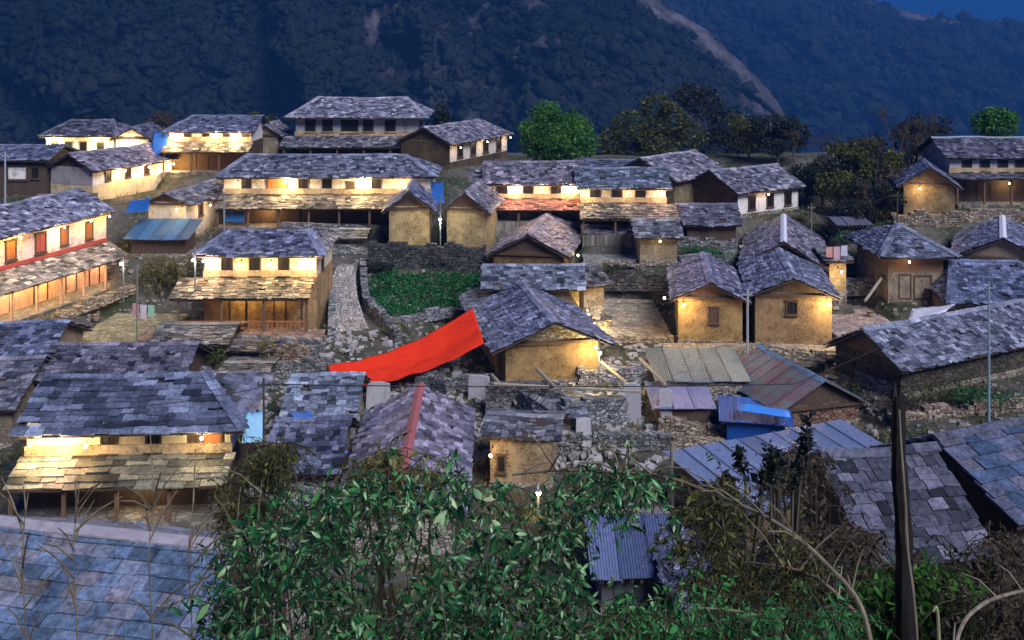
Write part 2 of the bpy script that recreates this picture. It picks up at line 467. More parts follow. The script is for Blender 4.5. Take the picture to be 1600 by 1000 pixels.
def ball(mb, c, r, m=0, n=8, k=5, rv=.5, sq=(1,1,1)):
    vs = [Vector(c) + Vector((0,0,r*sq[2]))]; 
    for i in range(1, k):
        a = math.pi*i/k
        for j in range(n):
            b = 2*math.pi*j/n
            vs.append(Vector(c) + Vector((r*sq[0]*math.sin(a)*math.cos(b), r*sq[1]*math.sin(a)*math.sin(b), r*sq[2]*math.cos(a))))
    vs.append(Vector(c) - Vector((0,0,r*sq[2])))
    fs = [(0, 1+j, 1+(j+1)%n) for j in range(n)]
    for i in range(k-2):
        fs += [(1+i*n+j, 1+(i+1)*n+j, 1+(i+1)*n+(j+1)%n, 1+i*n+(j+1)%n) for j in range(n)]
    e = len(vs)-1
    fs += [(e, 1+(k-2)*n+(j+1)%n, 1+(k-2)*n+j) for j in range(n)]
    mb.add(vs, fs, m, rv)

def house(label, x0, x1, ye, yb, yr=None, yaw=0, Wd=6, rise=None, roof='gable', ov=.5, ovg=.4, d=None, hip=1.3, hipL=None, hipR=None,
          wall='plaster', low='mud', split=None, gable=None, pent=None, pent_ext=(0, 0), win=None, wsz=(.55, .85), wz=None, doors=(), lamps=(),
          tint=(1, 1, 1), wc=(1, 1, 1), lc=(1, 1, 1), rmat='slate', row=.27, wid=(.2, .55), th=.04, ridge=None, posts=0, rail=False,
          ledge=None, sidem=None, jit=1.0, postc=(1.8, 1.7, 1.6), sidec=(.8, .75, .65), name='house', cat='house', group='slate roofed village houses', beam=True, ptint=None, drop=1.2, sag=.10, nofoot=False):
    """front wall between pixel columns x0..x1, eave row ye, base row yb, ridge row yr (all at the left front corner), turned by yaw degrees"""
    NHOUSE[0] += 1; sd = NHOUSE[0] * 131
    rr = random.Random(sd)
    if d is None: d = drow(yb)
    ya = R(yaw); c, s_ = math.cos(ya), math.sin(ya)
    X0 = (x0 - 800)/F*d; k1 = (x1 - 800)/F
    L = (k1*d - X0) / (c - k1*s_)
    zb = -(yb - YH)/F*d
    ovf = ov
    zedge = -(ye - YH)/F*(d - (ovf if roof in ('gable', 'hip', 'shed') else ovg))
    if rise is None:
        if roof == 'front': zr = -(yr - YH)/F*(d - ovg); sl = (zr - zedge)/(L/2 + ov)
        elif roof == 'shed': zr = -(yr - YH)/F*(d + Wd); sl = (zr - zedge)/(Wd + ov)
        else: zr = -(yr - YH)/F*(d + Wd/2); sl = (zr - zedge)/(Wd/2 + ov)
    else:
        run = {'front': L/2, 'shed': Wd}.get(roof, Wd/2) + ov
        sl = rise/run
    sl = max(sl, .12 if roof != 'shed' else .02)
    H = zedge + sl*ov - zb          # wall height
    ze = H - sl*ov                  # eave edge, local
    A0 = Vector((X0, d, zb))
    ctr = A0 + Vector((c, s_, 0))*(L/2) + Vector((-s_, c, 0))*(Wd/2)
    root = empty(name, ctr, ya)
    tag(root, label, cat, group)
    pd = pent[2] if pent else 0
    if not nofoot:
        fc = ctr - Vector((-s_, c, 0))*(pd/2)
        foot(fc.x, fc.y, L/2 + .35, Wd/2 + pd/2 + .35, ya, zb)
    # walls
    if split is None: split = (-(pent[0] - YH)/F*d - zb) if pent else 0
    split = min(max(split, 0), H - .3)
    lx, ly = L/2, Wd/2
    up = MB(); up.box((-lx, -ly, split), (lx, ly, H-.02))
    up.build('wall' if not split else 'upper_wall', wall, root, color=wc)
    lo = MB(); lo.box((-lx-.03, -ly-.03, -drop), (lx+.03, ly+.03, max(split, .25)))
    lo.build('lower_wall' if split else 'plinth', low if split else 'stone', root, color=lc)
    cs = 1/math.sqrt(1+sl*sl); sn = sl*cs
    # roof
    rb = MB(); z_r = ze
    kw = dict(row=row, wid=wid, th=th, jit=jit)
    tin = rmat.startswith(('tin', 'sheet'))
    def slope(A, U, V, ul, vl, a=0, b=0, k=0):
        if tin: sheet(rb, A, U, V, ul, vl, a, b, n=max(1, int(ul/.9)) if not (a or b) else 1, seed=sd+k)
        else: slabs(rb, A, U, V, ul, vl, a, b, seed=sd+k, **kw)
    caps = []
    if roof in ('gable', 'hip'):
        hl = (hip if hipL is None else hipL) if roof == 'hip' else 0
        hr = (hip if hipR is None else hipR) if roof == 'hip' else 0
        run = ly + ov; vl = run/cs; rz = ze + run*sl
        oL = ov if hl else ovg; oR = ov if hr else ovg
        ul = L + oL + oR
        tl = hl + oL if hl else 0; tr = hr + oR if hr else 0
        slope((-lx-oL, -ly-ov, ze), (1,0,0), (0,cs,sn), ul, vl, tl, tr, 1)
        slope((lx+oR, ly+ov, ze), (-1,0,0), (0,-cs,sn), ul, vl, tr, tl, 2)
        hh = rz - ze
        if hl: q = math.hypot(tl, hh); slope((-lx-oL, ly+ov, ze), (0,-1,0), (tl/q,0,hh/q), 2*run, q, run, run, 3)
        if hr: q = math.hypot(tr, hh); slope((lx+oR, -ly-ov, ze), (0,1,0), (-tr/q,0,hh/q), 2*run, q, run, run, 4)
        caps = [(Vector((-lx-oL+tl, 0, rz)), Vector((lx+oR-tr, 0, rz)))]
        hips = []
        if hl: hips += [(Vector((-lx-oL, -ly-ov, ze)), caps[0][0])]
        if hr: hips += [(Vector((lx+oR, -ly-ov, ze)), caps[0][1])]
        gz_ = rz - .22
        if roof == 'gable' or not (hl and hr):
            for sx, flag in ((-1, hl), (1, hr)):
                if flag: continue
                x = sx*lx; g = MB()
                g.prism([(x-.12*sx, -ly, H-.02), (x-.12*sx, ly, H-.02), (x-.12*sx, 0, gz_)] , (.12*sx, 0, 0))
                g.build('gable_wall', gable or wall, root, color=(lc if gable else wc))
    elif roof == 'front':
        run = lx + ov; vl = run/cs; rz = ze + run*sl; ul = Wd + 2*ovg
        slope((-lx-ov, ly+ovg, ze), (0,-1,0), (cs,0,sn), ul, vl, 0, 0, 1)
        slope((lx+ov, -ly-ovg, ze), (0,1,0), (-cs,0,sn), ul, vl, 0, 0, 2)
        caps = [(Vector((0, -ly-ovg, rz)), Vector((0, ly+ovg, rz)))]
        for sy in (-1, 1):
            y = sy*ly; g = MB()
            g.prism([(-lx, y-.12*sy, H-.02), (lx, y-.12*sy, H-.02), (0, y-.12*sy, rz-.22)], (0, .12*sy, 0))
            g.build('gable_wall', gable or wall, root, color=(lc if gable else wc))
    elif roof == 'shed':
        run = Wd + 2*ov; vl = run/cs; rz = ze + run*sl
        slope((-lx-ovg, -ly-ov, ze), (1,0,0), (0,cs,sn), L + 2*ovg, vl, 0, 0, 1)
        if sl > .1:
            g = MB()
            for x in (-lx, lx-.12):
                g.prism([(x, -ly, H-.02), (x, ly, H-.02), (x, ly, H + Wd*sl-.16)], (.12, 0, 0))
            g.box((-lx+.12, ly-.12, H-.02), (lx-.12, ly, H+Wd*sl-.17))
            g.build('gable_wall', gable or wall, root, color=wc)
    hips = locals().get('hips', [])
    if not tin or ridge:
        cb = rb if not ridge else MB()
        rm = 0
        for a, b in caps + (hips if not ridge else []):
            D = (b - a); n = max(1, int(D.length/(.7 if not ridge else 1.2))); dn = D.normalized(); side = Vector((dn.y, -dn.x, 0)).normalized()
            hw = .26 if not ridge else .22
            for i in range(n):
                p = a + D*(i/n); q = a + D*((i+1.12)/n); j = rr.uniform(0, .03)
                lift = Vector((0, 0, th*1.6 + j)); dw = Vector((0, 0, -hw*sl*.9))
                if abs(dn.z) > .05: dw = Vector((0, 0, -.03))
                for sg in (-1, 1):
                    vs = [p+lift, q+lift, q+lift+side*hw*sg+dw, p+lift+side*hw*sg+dw]
                    vs2 = [x_ + Vector((0, 0, -th)) for x_ in vs]
                    fs = ((0,1,2,3),(3,2,6,7),(0,3,7,4),(1,5,6,2)) if sg < 0 else ((3,2,1,0),(7,6,2,3),(4,7,3,0),(2,6,5,1))
                    cb.add(vs + vs2, fs, rm, min(1, max(0, rr.gauss(.6, .15))))
    def sagf(mb):
        o3 = rr.uniform(0, 99) if False else sd*.37
        mb.v = [(x, y, z + sag*mnoise.noise(Vector((x*.35+o3, y*.35, 0))) - .35*sag*max(0, 1-(2*x/max(L,1))**2)) for x, y, z in mb.v]
    sagf(rb)
    ro = rb.build('roof', [rmat, 'wood'], root, color=tint)
    if ridge:
        sagf(cb); cb.build('ridge_cap', ridge, ro)
    if ledge is None and pent: ledge = ('mud', .42)
    if ledge:
        lb = MB(); lb.box((-lx-.08, -ly-.09, split+.05), (lx+.08, -ly+.02, split+.05+ledge[1])); lb.build('ledge', ledge[0], root, color=(1.7, 1.55, 1.25) if ledge[0] == 'mud' else (1, 1, 1))
    if sidem:
        lb = MB(); lb.box((-lx-.05, -ly+.01, split-.05), (-lx+.02, ly, H-.03)); lb.build('side_wall', sidem, root, color=sidec if sidem == 'mud' else (.5, .48, .5))  # plaster side panels are greyed, shade put into their colour
    # eave beams
    if beam and roof != 'shed':
        bm_ = MB(); n = max(7, int(L/.9))
        if roof == 'front':
            for i in range(5):
                y = -ly - ovg + .1
            bm_.box((-lx-.05, -ly-.16, H-.26), (lx+.05, -ly-.01, H-.12))
        else:
            for i in range(n+1):
                x = -lx + L*i/n
                bm_.add([(x-.05, -ly-ov+.06, ze-.17), (x+.05, -ly-ov+.06, ze-.17), (x+.05, -ly, H-.22), (x-.05, -ly, H-.22),
                         (x-.05, -ly-ov+.06, ze-.08), (x+.05, -ly-ov+.06, ze-.08), (x+.05, -ly, H-.12), (x-.05, -ly, H-.12)],
                        ((0,3,2,1),(4,5,6,7),(0,1,5,4),(1,2,6,5),(3,0,4,7)))
        bm_.build('rafter_set', 'wood', root)
    # veranda roof
    if pent:
        zt = split + .02; dr, pr = pent[1], pent[2]
        q = math.hypot(dr, pr); eL, eR = pent_ext
        pb = MB()
        slabs(pb, (-lx-eL-.2, -ly-pr, zt-dr), (1,0,0), (0, pr/q, dr/q), L+eL+eR+.4, q, seed=sd+9, row=row, wid=wid, th=th)
        pb.build('veranda_roof', [rmat, 'wood'], root, color=ptint or tint)  # warm tints on some houses put lamp glow into these slates
        n = posts or max(2, int(round(L/2.2)))
        for i in range(n+1):
            x = -lx - eL*.8 + (L + .8*(eL + eR))*i/n
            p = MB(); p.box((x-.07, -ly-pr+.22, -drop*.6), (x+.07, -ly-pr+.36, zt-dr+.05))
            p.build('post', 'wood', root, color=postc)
        pl = MB(); pl.box((-lx-eL-.1, -ly-pr-.1, -drop), (lx+eR+.1, -ly-.04, .18))
        pl.build('veranda_floor', 'paving', root, color=(.6, .56, .5))
        bb = MB(); bb.box((-lx-eL, -ly-pr+.2, zt-dr-.13), (lx+eR, -ly-pr+.38, zt-dr-.02)); bb.build('beam', 'wood', root)
        if rail:
            r_ = MB(); x = -lx - eL
            r_.box((-lx-eL, -ly-pr+.25, .95), (lx+eR, -ly-pr+.33, 1.03))
            while x < lx + eR:
                r_.box((x, -ly-pr+.26, .18), (x+.07, -ly-pr+.32, .95)); x += .28
            r_.build('railing', 'orange_wood', root)
    # openings
    zc = wz if wz is not None else (split + (H - split)*.47)
    for f, us in (win or {}).items():
        for u in us:
            u, w_, h_, kd, pm = (u, *wsz, 'window', 'black') if not isinstance(u, tuple) else (u + (wsz[0], wsz[1], 'window', 'black')[len(u)-1:])
            opening(root, f, L, Wd, u, zc + rr.uniform(-.03, .03), w_, min(h_, (H-split)*.8), kd, pane=pm)
    for f, u, w_, h_, pm in doors:
        opening(root, f, L, Wd, u, h_/2 + .2, w_, h_, 'door', pane=pm)
    for lp in lamps:
        f, u, dz, e = lp[:4]
        lamp_on(root, f, L, Wd, u, (H - dz) if dz < 50 else split - (dz - 50), e=e)
    return root
# ------------------------------------------------------------------ the houses, back rows first
BL = (.80, .86, 1.15); PU = (1.05, .96, 1.08); DK = (.6, .6, .72); GR = (.85, .98, .98)
house('low dark wooden house with one pale panel behind a thin pole at the left edge', -40, 72, 250, 306, 226, Wd=6, wall='wood', low='wood', split=1.2, rmat='slate', tint=BL,
      win={'F': [(.60, 1.5, 1.0, 'window', 'plaster'), .85]}, wz=1.9)
house('lamp-lit white house with a sagging dark roof at the far left of the back row', 72, 178, 212, 262, 187, d=103, Wd=6, roof='hip', low='stone', split=.8, tint=DK,
      win={'F': [.12, .33, .55, .8]}, lamps=[('F', .1, .5, 130), ('F', .78, .5, 60)])
house('small white gabled annex glowing behind the blue tarpaulin of the back row', 181, 232, 219, 262, 199, d=99, Wd=5, roof='front', tint=DK, lamps=[('F', .4, .45, 110)], win={'F': [.8]})
house('long lamp-lit house running back with its dark gable end turned to the front left', 145, 268, 268, 314, yaw=66, Wd=4.6, rise=1.35, tint=PU,
      win={'F': [.18, .42, .66]}, lamps=[('F', .3, .4, 60), ('F', .93, .45, 120), ('F', .6, .4, 40)], split=1.3, low='plaster', lc=(.9, .75, .5), pent=None, sidem='plaster', gable='wood')  # grey side panel paints the white end wall as unlit
house('two-storey white house with a veranda roof tinted lamp-lit ochre at the back left', 265, 392, 206, 268, 180, Wd=6, roof='hip', hipR=0, pent=(222, .75, 1.9), low='wood', tint=BL, ptint=(1.5, 1.25, .8),  # ptint carries the lamp glow in the slate colour
      win={'F': [.22, .45, .70, .93]}, lamps=[('F', .08, .4, 90), ('F', .82, .4, 110), ('F', .55, .4, 50)], doors=[('F', .4, 1.0, 1.5, 'wood_pale')])
house('small brown gabled outbuilding at the right end of the back left house', 396, 434, 214, 250, 194, Wd=5, roof='front', wall='mud', tint=(1, .9, .9), low='stone', split=.6)
house('grand grey-white house with a wide hipped roof standing highest at the back', 462, 654, 184, 246, 152, Wd=7.5, roof='hip', hip=1.6, ov=.9, pent=(213, .85, 2.2), pent_ext=(.9, 0), low='wood', wc=(.52, .52, .56), tint=(1.25, 1.25, 1.4), ptint=(.8, .8, .85),
      win={'F': [.12, .26, (.44, 1.5, 1.2, 'window', 'black'), .59, .77], 'R': [.35]}, wsz=(.85, 1.05))
house('white house running back beside the highest house, four dark windows along its side', 703, 792, 226, 264, yaw=64, Wd=5.2, rise=1.5, roof='hip', hipL=0, hipR=1.2, tint=(1.15, 1.1, 1.2), wc=(.85, .80, .76),
      gable='mud', sidem='mud', win={'F': [.16, .38, .60, .84]}, wsz=(.9, 1.1), split=.6, low='mud', lc=(.32, .3, .26), sidec=(.42, .38, .30), lamps=[('F', .05, .5, 10), ('F', .5, .4, 14), ('F', .93, .4, 14)])  # the faint lamps here are added to brighten the long wall
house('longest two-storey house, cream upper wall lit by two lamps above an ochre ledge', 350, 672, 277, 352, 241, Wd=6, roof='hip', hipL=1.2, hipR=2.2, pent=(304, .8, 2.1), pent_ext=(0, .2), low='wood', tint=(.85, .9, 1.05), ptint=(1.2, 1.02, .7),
      win={'F': [.11, (.26, 1.5, 1.35, 'door', 'orange_wood'), .385, .50, .74, (.615, .5, .35, 'window', 'wood')]}, wsz=(.65, 1.2), wc=(1, .92, .78), rail=False,
      lamps=[('F', .31, .35, 85), ('F', .68, .35, 85), ('F', .07, .5, 14), ('F', .87, .4, 22), ('F', .22, 50.9, 25)], doors=[('F', .31, 1.7, 1.5, 'orange_wood'), ('F', .6, 1.0, 1.6, 'wood')])
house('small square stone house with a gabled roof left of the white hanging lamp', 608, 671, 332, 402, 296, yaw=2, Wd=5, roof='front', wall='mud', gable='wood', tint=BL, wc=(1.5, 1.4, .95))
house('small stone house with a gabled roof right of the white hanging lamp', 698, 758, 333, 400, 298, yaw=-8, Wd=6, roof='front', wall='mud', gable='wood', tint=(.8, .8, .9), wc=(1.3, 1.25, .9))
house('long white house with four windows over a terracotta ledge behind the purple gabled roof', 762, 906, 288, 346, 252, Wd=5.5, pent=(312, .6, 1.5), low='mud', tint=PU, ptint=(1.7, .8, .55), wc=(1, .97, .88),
      win={'F': [.16, .44, .74]}, wsz=(.7, .95), lamps=[('F', .3, .35, 60), ('F', .88, .35, 60), ('F', .58, .35, 22)])
house('cream house with three dark windows and a broad brown veranda roof in the centre back', 909, 1040, 294, 362, 262, Wd=5.5, pent=(318, .8, 2.3), pent_ext=(0, .9), low='wood', tint=(.75, .9, 1.05), ptint=(1.0, .88, .68), wc=(1, .86, .68),
      win={'F': [.16, .42, .70]}, wsz=(.7, .98), lamps=[('F', .95, .35, 55), ('F', .05, .35, 40), ('F', .55, .35, 14)])
house('brown mud house with a tilted pale slate roof behind the centre houses', 1054, 1130, 283, 328, yaw=50, Wd=6.2, rise=1.6, wall='mud', tint=(1.15, 1.1, 1.2), wc=(.75, .75, .6), low='mud', split=.3)
house('white house with three dark windows at the right end of the centre back row', 1153, 1247, 302, 340, yaw=34, Wd=5.4, rise=1.5, tint=(.95, .95, 1.05), wc=(.98, .96, 1.0), gable='wood', sidem='mud',  # darker side panel dims the white left wall by colour, as shade
      win={'F': [.22, .52, .82]}, wsz=(.7, .95), sidec=(.45, .42, .36), lamps=[('F', .37, .4, 10)])  # faint lamp added only to brighten the window wall
house('low dark outhouse below the white house of the centre back row', 1074, 1150, 352, 384, 318, Wd=3.6, roof='gable', wall='wood', tint=DK, low='stone')
house('weathered outhouse with a steep small roof and tan mud wall by the grey yard', 1000, 1058, 372, 412, 343, Wd=3.2, roof='gable', wall='mud', tint=(.85, .85, .85), lamps=[('F', .5, .3, 5)])
house('dark house with a pale slate gable roof and one glowing lamp at the right', 1412, 1492, 292, 345, 258, yaw=-16, Wd=5, roof='front', wall='mud', wc=(.8, .75, .6), tint=(.8, .82, 1.1), gable='wood', lamps=[('F', .3, .3, 60)])
house('two-storey house with four windows over a red-lit veranda at the far right', 1484, 1650, 247, 318, 214, Wd=6, pent=(271, .25, 1.8), low='wood', tint=DK, wc=(.62, .60, .62), ridge='metal',
      win={'F': [.16, .33, .50, .66, .84]}, wsz=(.7, .95), doors=[('F', .50, 1.9, 1.6, 'red_paint'), ('F', .2, .9, 1.5, 'wood')], lamps=[('F', .52, 50.6, 22)])  # wide red door panel stands in for the veranda's red glow
house('cream house with a gable end and two side windows above the blue lean-to', 232, 291, 320, 374, 300, yaw=-13, Wd=7, roof='front', tint=(.9, .9, .95), wc=(.80, .74, .62), gable='wood',
      win={'R': [.3, .68]}, wsz=(.55, .85), wz=2.0, lamps=[('R', .95, .4, 30), ('R', .3, .4, 22), ('F', .9, .3, 8)])  # lamps on the right wall added to lift it out of shade
house('lean-to with a blue-green sheet roof against the cream gabled house', 205, 289, 374, 402, 347, d=77.5, Wd=2.6, roof='shed', wall='wood', rmat='tin_blue', drop=1.6)
house('long pink and white house with red window boards at the left edge', -60, 166, 386, 517, yaw=73, Wd=5.4, rise=1.5, d=67.5, pent=(441, .95, 2.0), low='plaster', tint=(1.35, 1.35, 1.6), ptint=(1.5, 1.4, 1.2), wc=(1.15, .93, .90), lc=(1.05, .68, .58),
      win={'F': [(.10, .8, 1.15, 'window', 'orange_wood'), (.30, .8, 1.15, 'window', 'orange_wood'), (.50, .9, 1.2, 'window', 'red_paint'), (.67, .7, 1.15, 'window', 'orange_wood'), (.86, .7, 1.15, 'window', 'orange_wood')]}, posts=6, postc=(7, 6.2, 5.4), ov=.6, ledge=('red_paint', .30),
      lamps=[('F', .60, .4, 60), ('F', .30, .4, 40), ('F', .12, .4, 40), ('F', .8, .4, 35), ('F', .95, .4, 20), ('F', .12, 50.5, 90), ('F', .3, 50.6, 60), ('F', .5, 50.6, 70), ('F', .95, 50.3, 70), ('F', .72, 50.6, 60)],  # more low-energy lamps added to brighten the wall and veranda
      doors=[('F', .25, 1.0, 1.6, 'orange_wood'), ('F', .5, 1.2, 1.6, 'plaster'), ('F', .72, 1.0, 1.6, 'plaster'), ('F', .9, 1.0, 1.6, 'orange_wood')])
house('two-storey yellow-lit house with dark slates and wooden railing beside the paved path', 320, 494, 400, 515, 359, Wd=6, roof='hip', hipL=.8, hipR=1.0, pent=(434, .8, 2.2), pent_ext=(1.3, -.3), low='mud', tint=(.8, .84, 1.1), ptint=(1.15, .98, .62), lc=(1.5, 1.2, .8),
      wc=(1, .92, .72), win={'F': [.20, .45, .71], 'R': [.35]}, wsz=(.6, 1.15), lamps=[('F', .02, .3, 70), ('F', .93, .4, 85), ('F', .33, .5, 24), ('F', .6, .5, 18), ('F', .35, 50.7, 30), ('F', .65, 50.8, 10)], rail=True,
      doors=[('F', .3, .9, 1.6, 'orange_wood'), ('F', .5, 1.6, 1.6, 'orange_wood'), ('F', .8, .9, 1.6, 'wood')])
house('house with a purple slate gable roof running back from a dark wooden gable', 771, 881, 399, 430, 364, yaw=-10, Wd=11, roof='front', wall='mud', gable='wood', tint=PU, wc=(.6, .45, .3),
      win={'R': [.3]}, lamps=[('R', .12, .3, 16)])
house('low slate-roofed shed with a lit right end just behind the big dark gabled house', 762, 905, 452, 500, 418, Wd=4, rise=1.05, wall='mud', tint=(.85, .95, 1.1), lamps=[('R', .5, .3, 40)], wc=(1, .9, .6))
house('big house with a dark bent gable roof and lamp-lit corner by the red tarpaulin', 790, 936, 550, 606, 506, yaw=11, Wd=11.5, roof='front', wall='mud', gable='stone', tint=(.72, .80, 1.1), wc=(.95, .78, .5), ov=.9, ovg=.7, ridge=None,
      lamps=[('F', .92, .25, 80), ('R', .35, .3, 40)])
house('house whose gable roof carries a wide white ridge cap, behind the yellow houses', 1166, 1284, 414, 446, 374, yaw=-14, Wd=11, roof='front', wall='mud', gable='wood', tint=PU, ridge='ridge_white', wc=(.9, .8, .6))
house('left one of the pair of yellow mud houses under gabled roofs', 1060, 1160, 468, 537, 448, yaw=-7, Wd=8, roof='front', wall='mud', gable='wood', tint=(.8, .78, 1.0), wc=(1.15, .98, .6), rise=1.15,
      win={'F': [(.55, .5, .85, 'window', 'wood')]}, wz=1.75, lamps=[('F', .08, .35, 75), ('L', .1, .35, 10)])
house('right one of the pair of yellow mud houses, blue patch on its gabled roof', 1180, 1300, 463, 541, 430, yaw=-8, Wd=8, roof='front', wall='mud', gable='wood', tint=(.85, .92, 1.15), wc=(.95, .8, .6), rise=1.25,
      win={'F': [(.48, .55, .7, 'window', 'black')]}, wz=2.35, lamps=[('F', .93, .35, 75)])
house('hip-roofed slate house with a dark red doorway beside the pink yard', 1388, 1474, 402, 470, 346, Wd=6.5, roof='hip', hip=1.8, ov=.8, wall='wood_pale', tint=(.75, .82, 1.0), wc=(.6, .5, .4), rise=1.5,
      doors=[('F', .3, .7, 1.5, 'wood'), ('F', .62, 1.0, 1.4, 'concrete')], split=1.9, low='mud', lamps=[('F', .3, .5, 5)])
house('slate house with a white ridge cap at the right edge of the middle row', 1497, 1640, 402, 448, 366, yaw=-24, Wd=9, roof='front', wall='mud', gable='wood_pale', tint=(.85, .9, 1.2), ridge='ridge_white')
house('deep blue slate roof at the right edge in front of the white-capped roof', 1492, 1660, 474, 505, 400, Wd=7, roof='hip', wall='mud', tint=(.62, .75, 1.1), rise=1.9)
house('long blue-grey slate house above a green bank on the right, dark gable end', 1408, 1720, 580, 625, yaw=29, Wd=4.6, rise=1.6, wall='stone', gable='wood', tint=(.85, .92, 1.1), wc=(.25, .23, .2), low='stone', d=57, row=.30, th=.05)
house('small slate-roofed house with a white verge at the left edge below the pink house', -70, 62, 566, 610, 498, Wd=6, wall='mud', tint=(.65, .75, 1.05), rise=1.3)
house('low house with a rough dark slate roof just behind the broad yellow-lit house', 66, 278, 596, 640, 547, Wd=4.6, wall='wood', tint=(.62, .60, .72), rise=1.2, rmat='slate')
house('grey roofed store by the orange-lit veranda of the house on the path', 248, 350, 538, 575, 503, Wd=3.6, wall='wood', tint=(.7, .7, .62), rise=.6, rmat='slate', low='stone', split=.9)
house('pale grey slate house cut by the left edge beside the yellow-lit house', -90, 18, 640, 700, 570, Wd=6, wall='mud', tint=(.9, .9, 1), rise=1.6, d=54)
house('broad house with brightly yellow-lit upper wall and yellowish veranda roof, lower left', 42, 360, 680, 800, 588, yaw=3, Wd=6.4, roof='hip', hipL=0, hipR=1.8, ov=.7, pent=(714, .65, 2.0), low='wood', tint=(.62, .72, .95), ptint=(.95, .9, .6), wc=(1, .95, .75), row=.40, wid=(.45, 1.1), th=.06,
      win={'F': [.40, .62, (.83, .5, 1.0, 'window', 'wood'), (.9, .9, 1.0, 'door', 'orange_wood')]}, wsz=(.55, .95), lamps=[('F', .17, .45, 80), ('F', .05, .5, 22), ('F', .88, .35, 26), ('F', .32, .6, 14), ('F', .6, 50.72, 14)], wz=None, d=46)
house('near house with large blue and pink stone slabs on its roof, lower left corner', -150, 272, 1085, 1240, yaw=-12, Wd=5.6, rise=1.45, d=18.6, wall='stone', rmat='slab_big', row=.31, wid=(.3, .62), th=.035, ridge='ridge_stone', sag=.07, tint=(.72, .80, .92), jit=.15)
house('slate house with a dull red ridge cap running toward the camera, centre front', 545, 706, 812, 880, 742, yaw=1, Wd=11.5, roof='front', wall='stone', tint=(1.05, .98, 1.2), ridge='ridge_red', d=42.5, row=.30, rise=1.35, ov=.7)
house('bluish slate house with a torn blue tarpaulin, left of the red-ridged roof', 452, 545, 656, 690, 610, Wd=5, wall='stone', tint=(.95, 1.1, 1.3), rise=1.3)
house('dark slate shed half hidden by leaves left of the red-ridged roof', 425, 520, 742, 790, 672, Wd=5, wall='stone', tint=(.5, .55, .75), rise=1.4)
house('small cream-lit stone house above the foreground shrub right of the red-ridged roof', 766, 862, 684, 760, 660, yaw=-6, Wd=3.5, roof='gable', wall='mud', wc=(1.2, 1.1, .9), tint=(.8, .8, .85), win={'F': [(.18, .3, .7, 'window', 'black')]}, lamps=[('F', .04, .5, 12)], rise=.5, ov=.15, d=50)
house('low shed roofed with dull green sheets below the left yellow house', 1034, 1160, 596, 612, 546, Wd=4.4, roof='shed', wall='stone', rmat='sheet_green', tint=(.9, .95, 1), ov=.2)
house('lean-to with a pale violet tin roof between the ruin and the blue shed', 1030, 1106, 640, 668, 600, d=56.5, Wd=3, roof='shed', wall='wood', rmat='tin_grey', tint=(.95, .9, 1.2), ov=.25)
house('bright blue tin shed in the middle of the village', 1136, 1226, 660, 700, 622, yaw=-10, d=54.5, Wd=3, roof='shed', wall='tin_bright', rmat='tin_bright', ov=.35, wc=(.6, .7, .8), drop=.8)
house('gabled house with tin sheets faded blue-green and a rust red lower end', 1222, 1342, 648, 676, 603, yaw=16, Wd=6, roof='front', wall='stone', gable='wood', rmat='tin_mixed', ridge='tin_blue', wc=(.6, .4, .35), tint=(.9, .9, 1.0), rise=1.5, d=55.5)
house('wide flat-roofed building of blue-grey sheets below the blue shed', 1165, 1440, 805, 860, yaw=24, Wd=5.2, roof='shed', rise=.5, d=42, wall='wood_pale', rmat='tin_grey', tint=(.66, .80, 1.08), wc=(.6, .55, .5), ov=.2)
house('dark slate house in front of the blue-grey flat roof, behind the wooden post', 1370, 1520, 884, 985, yaw=10, Wd=5, rise=1.75, d=28, wall='wood', tint=(.36, .38, .48), row=.36, wc=(.4, .4, .4))
house('near house with large dark blue slabs on its roof at the right edge', 1580, 2150, 822, 960, yaw=25, Wd=5, rise=1.5, d=31, wall='wood', gable='wood', wc=(.4, .4, .45), lc=(.4, .4, .45), rmat='slab_big', tint=(.44, .50, .66), row=.46, wid=(.5, 1.1), th=.06, drop=2, ov=.6, jit=.5)
house('blue-grey sheet roofed house glimpsed through the foreground leaves', 940, 1046, 905, 960, 830, Wd=4.4, rise=.9, wall='plaster', rmat='tin_grey', tint=(.40, .50, .75), wc=(.16, .17, .22), d=36)
house('small white gabled house glimpsed through leaves right of the sheet roof', 1062, 1100, 930, 1000, 890, Wd=3, roof='front', wall='plaster', wc=(.6, .68, .9), tint=(.9, 1, 1.3), d=34, rise=.6)
house('brown plank hut beside the wooden post in the right foreground', 1332, 1398, 868, 925, 842, yaw=-20, Wd=3, roof='shed', rise=.5, wall='wood_pale', rmat='slate_dark', wc=(.65, .5, .42), d=33)

